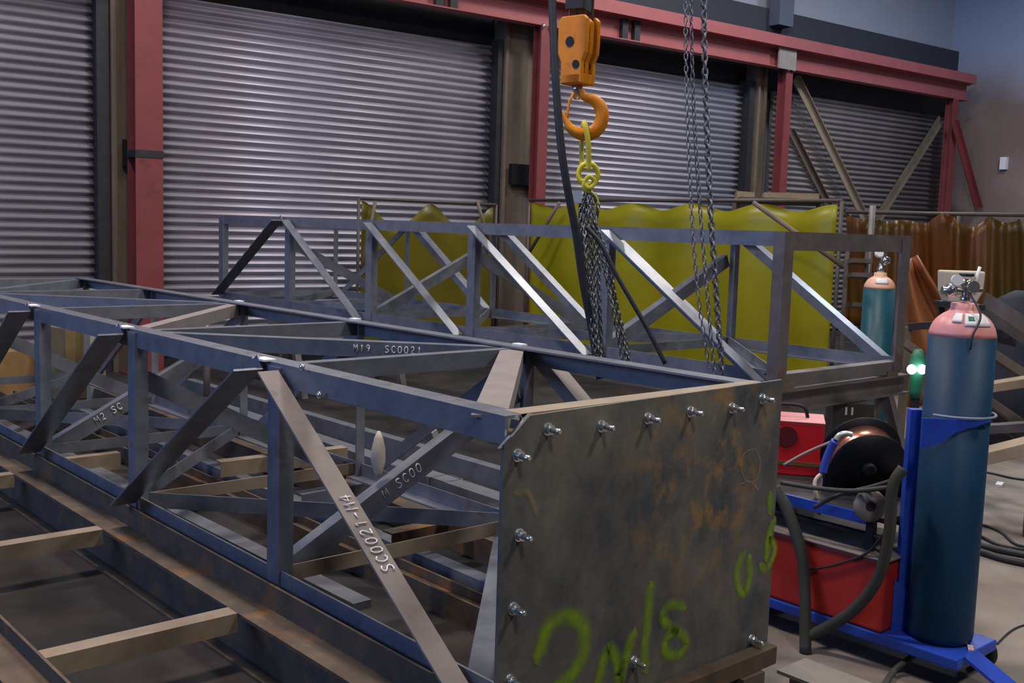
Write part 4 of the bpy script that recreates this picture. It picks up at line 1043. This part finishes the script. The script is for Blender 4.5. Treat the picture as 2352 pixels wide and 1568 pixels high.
for x, y, d in ((2255, 700, 6.35), (2085, 750, 7.4), (2400, 790, 5.7), (2262, 800, 7.0)):
    p = at(x, y, d); MB().box((p.x, p.y, p.z/2), .05, .05, p.z, .7).build('rack_post', BRUST, pk_)
bar(2262, 890, 2420, 866, 6.2, 5.9, .12, .05, WOOD, 'tan timber plank at the right edge, upper one', 'timber_plank', 'timber')
bar(2240, 1052, 2420, 1008, 5.5, 5.2, .12, .06, WOOD, 'tan timber plank at the right edge, lower one', 'timber_plank', 'timber')
# dark jacket-like blob at the right edge: draped cover
p = at(2340, 700, 8.5)
tag(MB().lathe(V((p.x, p.y, 0)), [(.30, 0), (.28, .5), (.22, .9), (.16, 1.15), (.04, 1.22)], 24).build('covered_drum', mat('navy_cover', (.006, .009, .022), .8, 0, (.015, .02, .04), 6)), 'dark blue covered drum at the right edge behind the bars', 'drum')
# green lamp with two bright lenses
gl = thing('work_lamp', 'green work lamp with two bright lenses left of the gas cylinder', 'lamp', at(2105, 915, 6.1))
p = at(2106, 850, 6.1)
MB().lathe(p-Z*.16, [(.03, 0), (.035, .04), (.038, .12), (.05, .17), (.04, .24), (.02, .28)], 20).build('housing', GREEN, gl)
for px in (2094, 2118):
    q = at(px, 848, 6.03); MB().lathe(q, [(.028, 0), (.024, .014), (.01, .022)], 18, -fw).build('lens', GLOW, gl)
MB().box((p.x, p.y, (p.z-.16)/2), .04, .04, p.z-.16).build('stand', DARK, gl)
# grey box with two white labels behind the spool
p = at(1960, 960, 6.2)
bxg = thing('control_box', 'dark grey control box with two white labels behind the spool', 'control box', V((p.x, p.y, 0)))
zb0 = at(1960, 985, 6.2).z; zb1 = at(1960, 925, 6.2).z
MB().ext([(-.12, 0), (.12, 0), (.12, .15), (-.12, .15)], V((p.x, p.y, 0)), V((p.x, p.y, zb1)), e4, e3).build('body', mat('dark_grey_box', (.05, .045, .045), .6), bxg, bevel=.005)
for k in (-.045, -.01): MB().ext([(k-.006, zb1-.07), (k+.006, zb1-.07), (k+.006, zb1-.025), (k-.006, zb1-.025)], V((p.x, p.y, 0))-e3*.003, V((p.x, p.y, 0))-e3*.0005, e4, Z).build('paper_label', WHITE, bxg)

# tan stacks seen through the left lattice
for i, (x, y, d, w, h, m, lab) in enumerate((
    (8, 860, 9.2, .36, .42, mat('tan_crate', (.36, .22, .08), .8, 0, (.20, .14, .07), 5), 'tan crate at the left edge seen through the truss'),
    (165, 830, 9.3, .40, .62, mat('olive_crate', (.16, .13, .06), .8, 0, (.28, .18, .07), 5), 'olive-brown crate left of the second dark diagonal'))):
    p = at(x, y, d); z1 = at(x, 745 if i else 800, d).z
    tag(MB().box((p.x, p.y, z1/2), w, w, z1, .3).build('crate', m, bevel=.01), lab, 'crate')
p = at(215, 830, 9.1); tag(MB().box((p.x, p.y, .5), .09, .09, 1.0).build('pale_canister', mat('pale_green_plastic', (.35, .40, .30), .6)), 'pale green upright canister between the crates and the dark diagonal', 'canister')
for x, lab in ((355, 'grey upright pipe in front of the wide red column base'), (475, 'grey upright pipe low behind the truss, right of the red column')):
    p = at(x, 850, 8.8); tag(MB().tube([V((p.x, p.y, 0)), V((p.x, p.y, .92 if x == 355 else .72))], .028, 10).build('upright_pipe', STEELF), lab, 'pipe')
